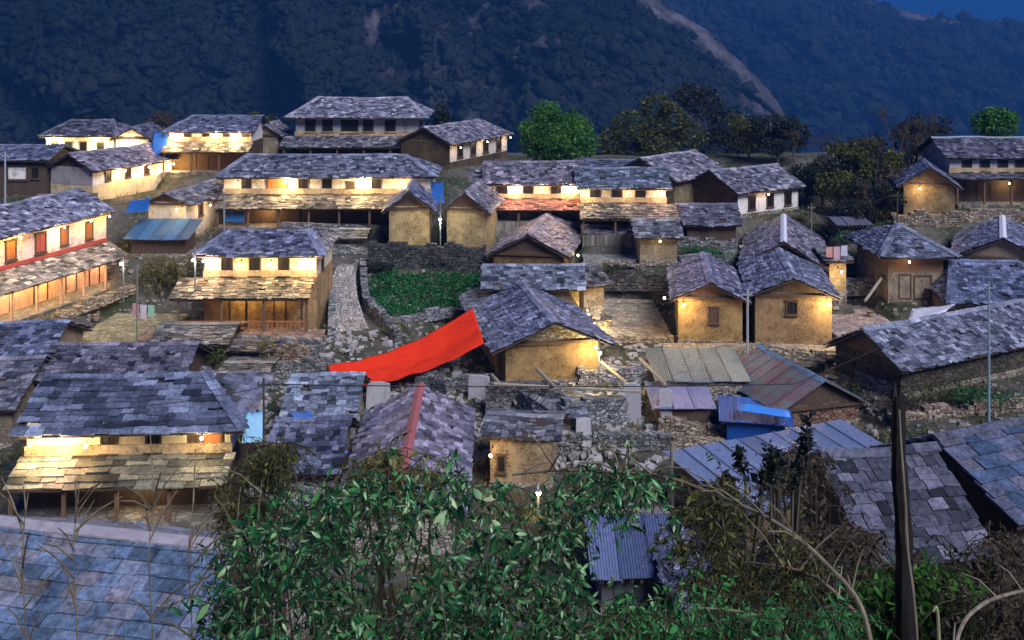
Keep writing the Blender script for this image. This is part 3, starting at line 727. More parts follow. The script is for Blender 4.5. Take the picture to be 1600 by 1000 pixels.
for a in [
 ('tiny dark slate roofed byre between the cream house and the grey yard', 918, 985, 366, 378, 352, dict(Wd=2.4, wall='wood', tint=DK)),
 ('small slate roofed porch right of the low slate-roofed shed', 912, 944, 448, 486, 415, dict(Wd=4.5, yaw=20, wall='mud', tint=(.7, .68, .62), rise=.9)),
 ('plaster hut with washing behind the right yellow house', 1296, 1322, 408, 462, 392, dict(Wd=4, wall='mud', wc=(1.6, 1.5, 1.1), tint=(.8, .8, .8), lamps=[('F', .5, .6, 25)])),
 ('small stone byre with a flat slate roof between the dark slate roof and the path', 352, 408, 590, 612, 572, dict(Wd=3, wall='stone', tint=(.75, .78, .7))),
 ('small grey hut inside the roofless ruin', 846, 905, 652, 676, 630, dict(Wd=2.6, wall='stone', tint=(.8, .85, .95))),
 ('low byre with tin sheets behind the bare trees on the right', 1312, 1352, 352, 372, 340, dict(Wd=3, wall='wood', rmat='tin_grey', tint=(.6, .6, .65))),
 ('narrow outhouse with a slate roof at the left end of the centre back row', 742, 764, 300, 346, 262, dict(Wd=5, wall='mud', tint=(.7, .68, .72))),
 ('slate roof of a low house seen over the cream house of the centre back', 908, 990, 262, 300, 250, dict(Wd=5, wall='mud', tint=(.6, .72, .95))),
 ('low slate roofed byre tucked in front of the house with the red doorway', 1480, 1500, 470, 498, 452, dict(Wd=2.5, wall='mud', tint=(.7, .7, .7))),
 ('stone store with a patched slate roof below the longest house', 520, 566, 372, 392, 358, dict(Wd=2.2, wall='stone', tint=(.9, .95, .9))),
 ('small slate roofed store beside the grey store and the brick coloured terrace', 356, 420, 548, 570, 536, dict(Wd=2, wall='stone', tint=(.6, .55, .5))),
 ]:
    house(a[0], *a[1:6], **a[6])
# ------------------------------------------------------------------ paved yards with stone retaining faces
def yard(x0, x1, yb, Wd, drop, label, yaw=0, c=(1, 1, 1), d=None, name='courtyard'):
    d = d or drow(yb); X0 = (x0-800)/F*d; ya = R(yaw); k1 = (x1-800)/F
    L = (k1*d - X0)/(math.cos(ya) - k1*math.sin(ya)); z = -(yb-YH)/F*d
    cc = Vector((X0, d, z)) + Vector((math.cos(ya), math.sin(ya), 0))*(L/2) + Vector((-math.sin(ya), math.cos(ya), 0))*(Wd/2)
    foot(cc.x, cc.y, L/2-.1, Wd/2-.2, ya, z-.15)
    b = MB(); b.box((-L/2, -Wd/2, -.12), (L/2, Wd/2, 0))
    o = b.build(name, 'paving', color=c); o.location = cc; o.rotation_euler = (0, 0, ya)
    tag(o, label, 'yard', kind='structure')
    nx = max(2, int(L/.5)); ww = MB()
    rr = random.Random(int(x0))
    for lev in range(int(drop/.24)):
        x = -L/2 - rr.uniform(0, .2)
        while x < L/2:
            w_ = rr.uniform(.25, .6)
            ww.box((x+.01, -Wd/2-.22-rr.uniform(0, .06)+lev*.0, -.13-.24*(lev+1)+.012), (x+w_-.01, -Wd/2-.004, -.13-.24*lev), 0, rr.random())
            x += w_
    if drop > .3:
        q = ww.build('retaining_wall', 'stone', color=c); q.location = cc; q.rotation_euler = (0, 0, ya)
        tag(q, 'stone retaining wall under the ' + label, 'wall', 'retaining walls below the yards')
    return cc
yard(84, 212, 549, 9, 1.2, 'sloping yellow-grey paved yard below the pink house', yaw=-3, c=(1.15, 1.05, .65))
yard(918, 1052, 528, 10, .7, 'wide lamp-lit paved yard between the dark gabled house and the yellow houses', c=(1.3, 1.15, .9))
yard(912, 1000, 406, 5, .9, 'small grey paved yard below the cream house', c=(.9, .95, .95))
yard(1306, 1420, 524, 7.5, 1.0, 'pinkish paved yard right of the yellow houses', c=(1.3, 1.05, 1.0))
yard(1040, 1330, 548, 1.6, .9, 'narrow stone terrace along the front of the pair of yellow houses', c=(.95, .85, .7), d=63.2)
yard(210, 500, 530, 2.2, 1.2, 'brick coloured terrace in front of the orange-lit veranda', c=(1.1, .75, .55), d=64)
yard(30, 380, 889, 3.2, .8, 'narrow grassy terrace before the yellow-lit house', c=(.6, .55, .42), d=41.5)
# ------------------------------------------------------------------ ground: one sheet from under the camera, down into the valley and beneath the mountains
ys = np.concatenate([np.arange(-20, 30, 1.0), np.arange(30, 116, .5), np.arange(116, 200, 4), np.array([220, 260, 320, 400, 520, 700, 1000, 1500, 2200, 3000])])
xf = np.concatenate([np.linspace(-1.9, -.62, 14)[:-1], np.linspace(-.62, .62, 300), np.linspace(.62, 1.9, 14)[1:]])
YY, XF = np.meshgrid(ys, xf, indexing='ij')
XX = XF * (np.abs(YY) + 22)
ZZ = ground_z(XX, YY)
bump_ = np.array([mnoise.fractal(Vector((x*.35, y*.35, 0)), 1.0, 2.0, 3) for x, y in zip(XX.ravel(), YY.ravel())]).reshape(XX.shape)
near = np.clip((YY - 26) / 10, .3, 1)
ZZ = ZZ + bump_ * .13 * near - .03
ny_, nx_ = XX.shape
idx = np.arange(ny_*nx_).reshape(ny_, nx_)
fc = np.stack([idx[:-1,:-1], idx[:-1,1:], idx[1:,1:], idx[1:,:-1]], -1).reshape(-1, 4)
o = np_mesh('ground', np.stack([XX, YY, ZZ], -1).reshape(-1, 3), fc, 'ground', smooth=True)
tag(o, 'terraced hillside of earth, grass and loose stones under the village', 'ground', kind='structure')

mat_leaf('forest', [(.008, .013, .011), (.014, .022, .017), (.020, .028, .019), (.027, .030, .024)], .9)
# ------------------------------------------------------------------ mountains across the valley
def interp(x, pts): return np.interp(x, [p[0] for p in pts], [p[1] for p in pts])
def mountain(name, label, px0, px1, dbase, dtop, top, mat, rough=1.0, spur=None, nx=520, nv=230, rocky=None, seed=0., trees=85000, tsz=2.1, tmat='forest', flabel='', vis=(-100, 1500)):
    """a slope rising away from the village: pixel columns px0..px1, distance dbase at its foot, dtop at its ridge, ridge rows in top"""
    u = np.linspace(px0, px1, nx); v = np.linspace(0, 1, nv)
    U, V = np.meshgrid(u, v)
    D0 = dbase + 0*U; D1 = dtop + 0*U
    zt = (YH - interp(U, top)) / F * D1
    zb_ = -240.
    D = D0 + (D1 - D0) * V ** 1.15
    X = (U - 800) / F * D
    Z = zb_ + (zt - zb_) * V
    # gullies and ribs down the fall line, then rough forest
    g = np.empty(U.size); r2 = np.empty(U.size); r3 = np.empty(U.size)
    for i, (a, b, z) in enumerate(zip(X.ravel(), D.ravel(), Z.ravel())):
        g[i] = mnoise.noise(Vector((a*.011 + seed + z*.004, z*.003, seed)))
        r2[i] = mnoise.fractal(Vector((a*.03, z*.022, seed+b*.01)), .9, 2.1, 4)
        r3[i] = mnoise.noise(Vector((a*.19, z*.19, seed)))
    g = 1 - 2*np.abs(g.reshape(U.shape)); r2 = r2.reshape(U.shape); r3 = r3.reshape(U.shape)
    fade = np.sin(np.pi * np.clip(V, 0, 1)) ** .5
    fade = np.where(V > .9, np.maximum(.12, (1 - V) * 8 * .9), fade)
    off = (g * 52 + r2 * 34) * rough * fade
    if spur: off += spur(U, V, X, Z)
    off += r3 * 4.0 * rough * (.3 + .7*fade)
    D = D - off
    Z = Z + r3 * 1.6 + r2 * 3 * np.minimum(fade, .4)
    # the back of the mountain falls away again
    P = np.stack([X, D, Z], -1)
    back = P[-1].copy(); back[:, 1] += 500; back[:, 2] -= 260
    P = np.concatenate([P, back[None]], 0)
    n0, n1 = P.shape[:2]; idx = np.arange(n0*n1).reshape(n0, n1)
    f_ = np.stack([idx[:-1,:-1], idx[:-1,1:], idx[1:,1:], idx[1:,:-1]], -1).reshape(-1, 4)
    rk = np.zeros((n0-1, n1-1))
    if rocky is not None: rk[:-1] = rocky(U, X, D, Z)[:-1, :-1]
    o = np_mesh(name, P.reshape(-1, 3), f_, mat, rk.ravel(), smooth=True)
    tag(o, label, 'mountain', kind='structure')
    # the forest: tree crowns standing on the slope
    g_ = np.random.default_rng(int(seed*10)); nt2 = trees
    ii = g_.integers(0, n0-2, nt2*2); jj = g_.integers(0, n1-1, nt2*2)
    keep = (g_.random(nt2*2) > rk[ii, jj]*2.6 + .25*(r2[np.minimum(ii, nv-1), jj] > .28)) & (U[np.minimum(ii, nv-1), jj] > vis[0]) & (U[np.minimum(ii, nv-1), jj] < vis[1]) & (P[ii, jj, 2] > -130)
    ii, jj = ii[keep][:nt2], jj[keep][:nt2]; m_ = len(ii)
    C_ = P[ii, jj] + (P[ii+1, jj] - P[ii, jj])*g_.random((m_, 1)) + (P[ii, jj+1] - P[ii, jj])*g_.random((m_, 1))
    k_ = np.array([[0,0,1.1],[1,0,.1],[0,1,.1],[-1,0,.1],[0,-1,.1],[0,0,-.5]])
    s_ = (tsz * g_.lognormal(-.1, .5, m_))[:, None, None]
    V = C_[:, None, :] + k_[None]*s_*g_.uniform(.6, 1.3, (m_, 6, 1)) + g_.normal(size=(m_, 6, 3))*s_*.22
    f8 = np.array([[0,1,2],[0,2,3],[0,3,4],[0,4,1],[5,2,1],[5,3,2],[5,4,3],[5,1,4]])
    Fq = (np.arange(m_)[:, None, None]*6 + f8[None]).reshape(-1, 3)
    cl = np.array([mnoise.noise(Vector(q)*.012) for q in C_])
    rn = np.repeat(np.clip(g_.beta(1.5, 2.2, m_)*.8 + cl*.9 + .08, 0, 1), 8)
    o2 = np_mesh('forest', V.reshape(-1, 3), Fq, tmat, rn)
    tag(o2, flabel, 'forest', kind='stuff')
    return o
def rowpx(X, D, Z): return 800 + X/D*F, YH - Z/D*F
SP = [(-40, 985), (0, 1040), (40, 1100), (90, 1150), (130, 1195), (175, 1225), (260, 1262), (420, 1330)]   # row -> column of the rocky spur
def rock_main(U, X, D, Z):
    px, py = rowpx(X, D, Z); cx = interp(py, SP)
    nz = np.array([mnoise.fractal(Vector((a*.02, b*.02, 3)), .8, 2., 4) for a, b in zip(px.ravel(), py.ravel())]).reshape(px.shape)
    a = np.exp(-((px - cx + 22 + nz*26) / (20 + .10*np.clip(py, 0, 200)))**2) * np.clip(1.5 - py/165 + nz*1.1, 0, 1)
    b = np.exp(-((px - 610 - (py-40)*.35 + nz*30)/30)**2) * np.clip(.6 + nz*1.6, 0, 1) * np.clip(1.4 - py/130, 0, 1)
    c = .8*np.exp(-((px - 790)/150)**2) * np.clip(nz*1.9+.05, 0, 1)
    return np.clip(a*1.0 + b*.75 + c*.6, 0, 1)
def spur_main(U, V, X, Z):
    # the slope right of the spur line recedes fast: the spur stands out against the farther mountain
    row = YH - Z / 700 * F
    e = U - interp(row, SP)
    return np.where(e > 0, -np.minimum(e * 2.4, 600), 26*np.exp(-(e/70)**2))
TOPM = [(-900,-330),(0,-260),(400,-230),(800,-130),(950,-70),(1040,10),(1100,44),(1150,92),(1195,132),(1225,175),(1265,262),(1330,420),(1500,600)]
mountain('near_mountain', 'steep dark forested mountainside with pale rocky streaks and a rocky spur falling to the right', -900, 1460, 520, 860, TOPM, 'mountain', rocky=rock_main, seed=11.3, flabel='dense dark forest covering the near mountainside')
TOPF = [(600,-120),(1000,-60),(1240,-25),(1330,-8),(1370,2),(1400,12),(1430,20),(1470,27),(1500,30),(1540,34),(1570,30),(1600,38),(1700,30),(2400,20),(3000,0)]
def rock_far(U, X, D, Z):
    px, py = rowpx(X, D, Z)
    nz = np.array([mnoise.fractal(Vector((a*.02, b*.02, 5)), .8, 2., 4) for a, b in zip(px.ravel(), py.ravel())]).reshape(px.shape)
    top = interp(px, TOPF)
    return np.clip(.5*np.exp(-((py-top-6)/9)**2)*(.4+nz), 0, 1)
mountain('far_mountain', 'hazy blue forested mountain ridge under the sky on the right', 700, 2700, 1050, 1700, TOPF, 'mountain_far', rough=1.6, rocky=rock_far, nx=360, nv=170, seed=41.7, trees=45000, tsz=3.6, flabel='distant forest covering the far blue mountain', vis=(900, 1800))

# air between here and the mountains
t = bpy.data.materials.new('haze_air'); t.use_nodes = True
nt_ = t.node_tree; nt_.nodes.remove(nt_.nodes['Principled BSDF'])
pv = nt_.nodes.new('ShaderNodeVolumePrincipled')
pv.inputs['Color'].default_value = (.10, .38, 1, 1); pv.inputs['Density'].default_value = HAZE; pv.inputs['Absorption Color'].default_value = (0, 0, 0, 1)
pv.inputs['Anisotropy'].default_value = 0.2
nt_.links.new(pv.outputs[0], nt_.nodes['Material Output'].inputs['Volume'])
M['haze_air'] = t
b = MB(); b.box((-5500, -120, -620), (5500, 2600, 620)); 
if HAZE > 0:
    o = b.build('haze', 'haze_air'); tag(o, 'thin blue evening haze filling the valley', 'haze', kind='stuff')
# ------------------------------------------------------------------ vegetation helpers
def leaves(centers, size, n_each=1, squash=(1, 1, 1), droop=0., aspect=.42, rnd=None, rs=0, six=False):
    """leaf shaped faces (a folded diamond of two triangles each -> one quad) at the given points"""
    g = np.random.default_rng(rs)
    C = np.repeat(centers, n_each, axis=0); n = len(C)
    d = g.normal(size=(n, 3)); d[:, 2] -= droop; d /= np.linalg.norm(d, axis=1)[:, None]
    e = g.normal(size=(n, 3)); s_ = np.cross(d, e); s_ /= np.linalg.norm(s_, axis=1)[:, None] + 1e-9
    nn = np.cross(d, s_)
    sz = (size * g.lognormal(-.05, .33, n))[:, None]
    a = C; b = C + d*sz*.5 + s_*sz*aspect*.5 - nn*sz*.06; c_ = C + d*sz + nn*sz*-.10; e_ = C + d*sz*.5 - s_*sz*aspect*.5 - nn*sz*.06
    if six:                                             # a longer outline with a folded midrib and a bent tip
        w1, w2 = s_*sz*aspect*.46, s_*sz*aspect*.38; dn = -nn*sz*.08
        pts_ = [a, C + d*sz*.32 + w1 + dn, C + d*sz*.68 + w2 + dn*1.6, C + d*sz - nn*sz*.22, C + d*sz*.68 - w2 + dn*1.6, C + d*sz*.32 - w1 + dn, C + d*sz*.5]
        V = np.stack(pts_, 1).reshape(-1, 3); q = np.array([[0, 1, 2, 6], [6, 2, 3, 3], [0, 6, 4, 5], [6, 3, 4, 4]])
        tri = np.array([[0, 1, 6], [6, 1, 2], [6, 2, 3], [0, 6, 5], [6, 4, 5], [6, 3, 4]])
        Fc = (np.arange(n)[:, None, None]*7 + tri[None]).reshape(-1, 3)
        return V, Fc, np.repeat(g.beta(1.1, 1.9, n) if rnd is None else np.repeat(rnd, n_each), 6)
    V = np.stack([a, b, c_, e_], 1).reshape(-1, 3)
    Fc = np.arange(n*4).reshape(n, 4)
    return V, Fc, (g.beta(1.6, 2.2, n) if rnd is None else np.repeat(rnd, n_each))
def lobes(g, n, lob):
    """points spread through a set of ellipsoids, mostly near their surface"""
    w_ = np.array([l[3]*l[4]*l[5] for l in lob]) ** (2/3); k = g.choice(len(lob), n, p=w_/w_.sum())
    L_ = np.array(lob)[k]
    d = g.normal(size=(n, 3)); d /= np.linalg.norm(d, axis=1)[:, None]
    r = g.uniform(.35, 1.0, n) ** .5 * g.uniform(.85, 1.08, n)
    return L_[:, :3] + d * r[:, None] * L_[:, 3:6]
def tree(label, base, h, cr, mat='leaf_dark', n=5000, leaf=.3, trunk_h=.35, seed=1, cat='tree', name='tree', group='trees at the edge of the village', dens=1.0, lean=0., shape=None, bark='bark'):
    """h total height, cr crown radius; clumped crown of separate leaf faces on a forked trunk"""
    g = np.random.default_rng(seed); rr = random.Random(seed)
    root = empty(name, base); tag(root, label, cat, group)
    tb = MB(); top = Vector((lean, 0, h*trunk_h))
    tb.tube([(0, 0, -.6), (lean*.3, 0, h*trunk_h*.5), top], [h*.035, h*.026, h*.02], 7)
    lob = []
    nl = 11 if shape is None else len(shape)
    for i in range(nl):
        if shape is None:
            a = i*2.4 + rr.uniform(-.4, .4); q = rr.uniform(.25, .75)*cr
            c_ = Vector((math.cos(a)*q + lean, math.sin(a)*q, h*trunk_h + (h*(1-trunk_h))*rr.uniform(.2, .8)))
            r_ = cr*rr.uniform(.28, .48); L_ = (c_.x, c_.y, min(c_.z, h - r_*.8), r_, r_, r_*rr.uniform(.6, .9))
        else: L_ = shape[i]
        lob.append(L_)
        p = Vector(L_[:3]); m_ = (top + p)/2 + Vector((0, 0, h*.03))
        tb.tube([top - Vector((0,0,h*.05*rr.random())), m_, p], [h*.014, h*.009, h*.004], 5)
    P = lobes(g, int(n*dens), lob)
    # light and dark clumps
    cl = np.array([mnoise.noise(Vector(p)*(2.2/cr) + Vector((seed, 0, 0))) for p in P])
    zt = (P[:, 2]-P[:, 2].min())/(np.ptp(P[:, 2])+1e-6)
    keep = cl > -.34
    P, cl, zt = P[keep], cl[keep], zt[keep]
    V, Fc, rn = leaves(P, leaf, 1, droop=.2, aspect=.6, rs=seed)
    rn = np.clip(rn*.7 + cl*.45 + .12, 0, 1)
    tb.build('trunk', bark, root)
    np_mesh('crown', V, Fc, mat, rn, root)
    return root
def bare_tree(label, base, h, seed=1, mat='leaf_brown', leafn=500, leaf=.14, spread=.55, group='bare trees on the right', name='bare_tree', cat='tree', wood='bark'):
    rr = random.Random(seed); root = empty(name, base); tag(root, label, cat, group)
    tb = MB(); tips = []
    def grow(p, d, l, r_, k):
        q = p + d*l*.5 + Vector((rr.uniform(-.06, .06), rr.uniform(-.06, .06), .02))*l; e = p + d*l
        tb.tube([p, q, e], [r_, r_*.85, r_*.62], 5 if k < 2 else 4, cap=k == 0)
        tips.append((e, l)); tips.append((q, l))
        if k >= 4: return
        for i in range(rr.choice([2, 3, 3])):
            dd = (d + Vector((rr.uniform(-1, 1), rr.uniform(-1, 1), rr.uniform(-.2, .7)))*spread).normalized()
            grow(e if i else q.lerp(e, .8), dd, l*rr.uniform(.6, .82), r_*.6, k+1)
    grow(Vector((0, 0, -.4)), Vector((0, 0, 1)), h*.34, h*.022, 0)
    tb.build('trunk', wood, root)
    g = np.random.default_rng(seed)
    if leafn:
        T = np.array([tuple(a) for a, l in tips[6:]]); S = np.array([l for a, l in tips[6:]])
        k = g.integers(0, len(T), leafn)
        P = T[k] + g.normal(size=(leafn, 3))*.22*S[k][:, None]
        V, Fc, rn = leaves(P, leaf, 1, droop=.3, rs=seed)
        np_mesh('crown', V, Fc, mat, rn, root)
    return root
def bush(label, base, rx, ry, rz, mat, n=900, leaf=.16, seed=3, group='bushes in the village', name='bush', up=.0):
    g = np.random.default_rng(seed); rr = random.Random(seed)
    root = empty(name, base); tag(root, label, 'bush', group)
    lob = [(rr.uniform(-.6, .6)*rx, rr.uniform(-.6, .6)*ry, rz*rr.uniform(.3, .75), rx*.45, ry*.45, rz*.38) for _ in range(7)]
    tb = MB()
    for L_ in lob: tb.tube([(0, 0, -.3), (L_[0]*.6, L_[1]*.6, L_[2]*.5), L_[:3]], [.05, .035, .015], 5)
    tb.build('stem', 'bark', root)
    V, Fc, rn = leaves(lobes(g, n, lob), leaf, 1, droop=.1, rs=seed)
    np_mesh('foliage', V, Fc, mat, rn, root)
    return root

# ------------------------------------------------------------------ trees behind and in the village
def at(px, d): x = (px-800)/F*d; return Vector((x, d, gz(x, d)))
def at_row(px, row, d): return W(px, row, d)
B = at(872, 101); hh = (YH-158)/F*101 - B.z
zc = lambda row: (YH-row)/F*101 - B.z
tree('rounded bright green leafy tree standing behind the long white house', B, hh, 3.6, 'leaf_bright', 22000, .2, .2, 5, shape=[
    (-1.9, 0, zc(198), 1.9, 1.9, 2.1), (-.9, .3, zc(182), 1.8, 1.8, 1.5), (.6, 0, zc(195), 2.0, 2.0, 1.7), (2.0, 0, zc(210), 1.7, 1.7, 1.6), (2.9, .2, zc(224), 1.0, 1.2, 1.3), (-2.6, 0, zc(222), 1.2, 1.4, 1.5), (0, -.5, zc(225), 2.4, 2, 1.7), (1.4, 0, zc(236), 1.8, 1.6, 1.0), (-1.2, 0, zc(238), 1.8, 1.5, .9), (.2, 0, zc(205), 2.6, 2.2, 2.2), (-.6, 0, zc(215), 2.8, 2.2, 2.2)])
B = at(1025, 112); zc2 = lambda row: (YH-row)/F*112 - B.z
tree('broad olive green tree behind the tilted pale roof', B, zc2(142), 4.6, 'leaf_olive', 11000, .26, .2, 15, shape=[
    (0, 0, zc2(168), 1.8, 1.8, 1.6), (-2.6, 0, zc2(200), 2.2, 2, 2.2), (1.6, 0, zc2(190), 2.1, 2, 1.9), (3.6, 0, zc2(212), 1.7, 1.6, 1.7), (-4.6, 0, zc2(222), 1.5, 1.5, 1.6), (0, -.3, zc2(222), 3.0, 2, 1.8), (-1.2, 0, zc2(240), 3.2, 2, 1.2)])
B = at(1110, 113); zc3 = lambda row: (YH-row)/F*113 - B.z
tree('dusky brown-green tree right of the olive tree', B, zc3(128), 4.4, 'leaf_dark', 9000, .26, .2, 25, shape=[
    (-2.2, 0, zc3(150), 1.9, 2, 1.5), (-.5, 0, zc3(162), 2.2, 2, 2), (1.8, 0, zc3(200), 2.2, 2, 2.2), (4.2, 0, zc3(212), 2.1, 2, 2.4), (6, 0, zc3(232), 1.8, 2, 2.0), (1, 0, zc3(228), 3.4, 2, 2.0)])
tree('narrow dark fir beside the highest house', at(690, 108), 5.6, 1.4, 'leaf_dark', 2600, .26, .1, 35, name='fir_tree', shape=[(0, 0, 5.0, .5, .5, .9), (.1, 0, 4.0, .9, .9, .9), (-.1, 0, 3.0, 1.2, 1.2, .9), (.1, 0, 2.0, 1.5, 1.4, .9)])
tree('dark leafy tree at the left end of the white house with four side windows', at(672, 104), 3.6, 1.6, 'leaf_olive', 1600, .24, .2, 36)
tree('small green tree showing above the metal ridge of the far right house', at(1556, 97), 3.2+4.2, 2.3, 'leaf_bright', 3400, .24, .4, 45, shape=[(-1.2, 0, 6.2, 1.1, 1, .8), (0, 0, 6.5, 1.3, 1, .9), (1.1, 0, 6.3, 1.0, 1, .7), (0, 0, 5.4, 2.0, 1.2, 1)])
tree('reddish brown bushy tree behind the lamp-lit houses at the back left', at(248, 106), 5.2, 2.2, 'leaf_brown', 2200, .22, .25, 46)
tree('dark bushy tree over the sagging roof at the far left', at(140, 110), 4.6, 2.6, 'leaf_dark', 2400, .26, .2, 47)
tree('dusty green tree between the back left house and the highest house', at(408, 108), 4.6, 1.9, 'leaf_olive', 1800, .22, .2, 48)
tree('tall dark tree with a yellow-green top right of the white house', at(1330, 93), 6.6, 2.2, 'leaf_olive', 4200, .22, .2, 49)
tree('low dark tree just right of the white house wall', at(1285, 91), 4.6, 2.0, 'leaf_dark', 3400, .22, .2, 50)
tree('low dark green tree behind the fence of the right yard', at(1370, 86), 3.4, 2.2, 'leaf_dark', 3400, .2, .15, 51)
tree('broad dusky tree right of the olive trees above the back roofs', at(1215, 104), 5.4, 3.0, 'leaf_dark', 5000, .25, .2, 53)
tree('dark bushy tree left of the lamp-lit dark house', at(1400, 90), 4.6, 1.8, 'leaf_brown', 2400, .2, .2, 54)
for i, (px, d, h, lab) in enumerate([(1298, 95, 5.6, 'bare grey tree between the white house and the tall dark tree'), (1365, 92, 6.4, 'bare tree just right of the tall dark tree'), (1395, 97, 7.6, 'tallest bare tree left of the far right house'),
        (1430, 95, 6.8, 'thin bare tree behind the lamp-lit dark house'), (1462, 98, 7.0, 'bare tree against the left corner of the far right house'), (1240, 100, 5.2, 'bare tree above the white house ridge'), (1345, 85, 4.2, 'small bare tree low behind the right yard')]):
    bare_tree(lab, at(px, d), h, 60+i, leafn=700)
for i, (px, d, h, r_, m_, lab) in enumerate([(1262, 93, 3.6, 1.7, 'leaf_dark', 'low rounded dark tree nearest the white house gable'), (1310, 88, 4.2, 2.0, 'leaf_olive', 'olive tree low in front of the tall dark tree'), (1355, 96, 5.2, 2.2, 'leaf_dark', 'dark tree in the thick of the bare trees'),
        (1385, 94, 4.6, 1.9, 'leaf_olive', 'olive tree among the bare trees left of the lamp-lit dark house'), (1420, 101, 5.6, 2.2, 'leaf_dark', 'dark tree behind the lamp-lit dark house'), (1455, 103, 5.8, 1.9, 'leaf_dark', 'dark tree at the left corner of the far right house'), (1340, 84, 2.6, 1.8, 'leaf_dark', 'spreading low dark tree above the pink yard'), (1170, 106, 5.0, 2.6, 'leaf_olive', 'dusky olive tree over the ridge of the white house')]):
    tree(lab, at(px, d), h, r_, m_, 2600, .22, .15, 160+i)
bush('olive yellow bush lit by the round white lamp left of the path house', hit(255, 470), 2.1, 1.4, 3.2, 'leaf_yellow', 2600, .15, 3)
bush('dark green bush at the foot of the olive yellow bush', hit(285, 452) , 1.4, 1.2, 2.0, 'leaf_olive', 1500, .14, 4)
bush('bright green bush at the right corner of the orange-lit veranda', hit(497, 490), .8, .8, 1.5, 'crop', 900, .13, 5)
bush('green bush beside the grey store', hit(330, 585), 1.3, 1.0, 1.4, 'leaf_olive', 1200, .13, 6)
bush('yellowish bush above the rubble below the path', hit(420, 575), 1.0, .9, 1.6, 'leaf_yellow', 900, .12, 7)
bush('round dark green bush behind the near slab roof', at(150, 34.5) , .45, .45, .8, 'leaf_bright', 900, .07, 8)
bush('green bank shrub below the long blue-grey slate house', hit(1480, 628), 3.0, 1.0, 1.2, 'leaf_olive', 1600, .13, 9)
bush('low green shrub at the foot of the thin teal pole', hit(1530, 640), 2.2, 1.0, 1.1, 'crop', 1300, .12, 10)
bush('shrub below the centre outhouse', hit(1110, 402), 2.2, .9, .7, 'crop', 700, .14, 11)
bush('green shrub at the left edge behind the near slab roof', at(5, 36), .9, .6, .9, 'leaf_bright', 900, .07, 12)
bush('dry brown shrub between the yellow-lit house and the near slab roof', at(60, 38), 2.0, .8, 1.0, 'leaf_brown', 1500, .08, 13)
bush('second dry shrub, in front of the right end of the yellow-lit house', at(345, 41), 1.6, .8, 1.8, 'leaf_brown', 1600, .08, 14)
bush('scrubby grey-green bush left of the dark slate shed', at(395, 44), 1.1, .8, 2.2, 'leaf_olive', 1500, .09, 16)

for i, (px, row, rx, rz, m_, lab) in enumerate([(1290, 372, 1.6, 1.0, 'leaf_dark', 'dark scrub on the bank behind the washing'), (1330, 385, 1.5, .9, 'crop', 'green scrub on the bank above the pinkish yard'), (1362, 368, 1.8, 1.0, 'leaf_olive', 'olive scrub left of the hip-roofed slate house'), (1300, 345, 1.9, 1.3, 'leaf_dark', 'dark scrub just right of the white house'), (1395, 342, 1.7, 1.1, 'leaf_olive', 'scrub below the lamp-lit dark house'), (1250, 352, 1.3, .9, 'leaf_olive', 'low scrub behind the white ridge cap'), (600, 425, 1.6, .6, 'leaf_dark', 'dark scrub at the left end of the garden wall'), (700, 420, 2.0, .7, 'leaf_dark', 'dark scrub on top of the garden wall'), (440, 375, 1.3, .9, 'leaf_olive', 'scrub behind the dark slates of the path house'), (200, 395, 1.5, 1.0, 'leaf_olive', 'scrub behind the end of the pink house'), (620, 520, 1.3, .6, 'leaf_yellow', 'dry grass clump in front of the garden wall'), (700, 505, 1.4, .5, 'leaf_yellow', 'dry grass clump above the red tarpaulin'), (980, 440, 1.8, .6, 'leaf_dark', 'dark scrub behind the wide lamp-lit yard'), (1350, 560, 1.3, .7, 'leaf_brown', 'brown scrub below the pinkish yard'), (1200, 572, 1.5, .5, 'leaf_olive', 'weeds at the foot of the narrow stone terrace'), (1420, 640, 1.8, .6, 'leaf_brown', 'brown scrub behind the top of the wooden post')]):
    bush(lab, hit(px, row), rx, .8, rz, m_, 900, .13, 200+i)
# the green garden
pts = []
g = np.random.default_rng(77)
while len(pts) < 2600:
    px, py = g.uniform(578, 752), g.uniform(432, 498)
    p = hit(px, py, 60, 80); pts.append((p.x, p.y, p.z + g.uniform(0, .28)))
V, Fc, rn = leaves(np.array(pts), .2, 3, droop=-.6, rs=5)
o = np_mesh('garden_plants', V, Fc, 'crop', rn); tag(o, 'dense green vegetable patch behind the red tarpaulin', 'plants', kind='stuff')
# rough grass and weeds over the open ground
xs = g.uniform(-.5, .5, 9000); yy = g.uniform(36, 108, 9000); xx = xs*yy
zz = ground_z(xx, yy)
def outside(x, y):
    ok = np.ones(len(x), bool)
    for cx, cy, hx, hy, yaw, z in FOOT:
        c, s_ = math.cos(yaw), math.sin(yaw)
        ok &= ~((np.abs((x-cx)*c + (y-cy)*s_) < hx-.3) & (np.abs(-(x-cx)*s_ + (y-cy)*c) < hy-.3))
    return ok
ok = outside(xx, yy) & (np.abs(xx/yy*F+800-545-(28 if True else 0)) > 45)
P = np.stack([xx, yy, zz], -1)[ok]
P2 = np.repeat(P, 9, 0) + g.normal(size=(len(P)*9, 3))*np.array([.28, .28, .05])
V, Fc, rn = leaves(P2, .22, 1, droop=-1.4, aspect=.22, rs=6)
o = np_mesh('weeds', V, Fc, 'leaf_yellow', rn*.8); tag(o, 'tufts of dry and green weeds on the open ground', 'weeds', kind='stuff')

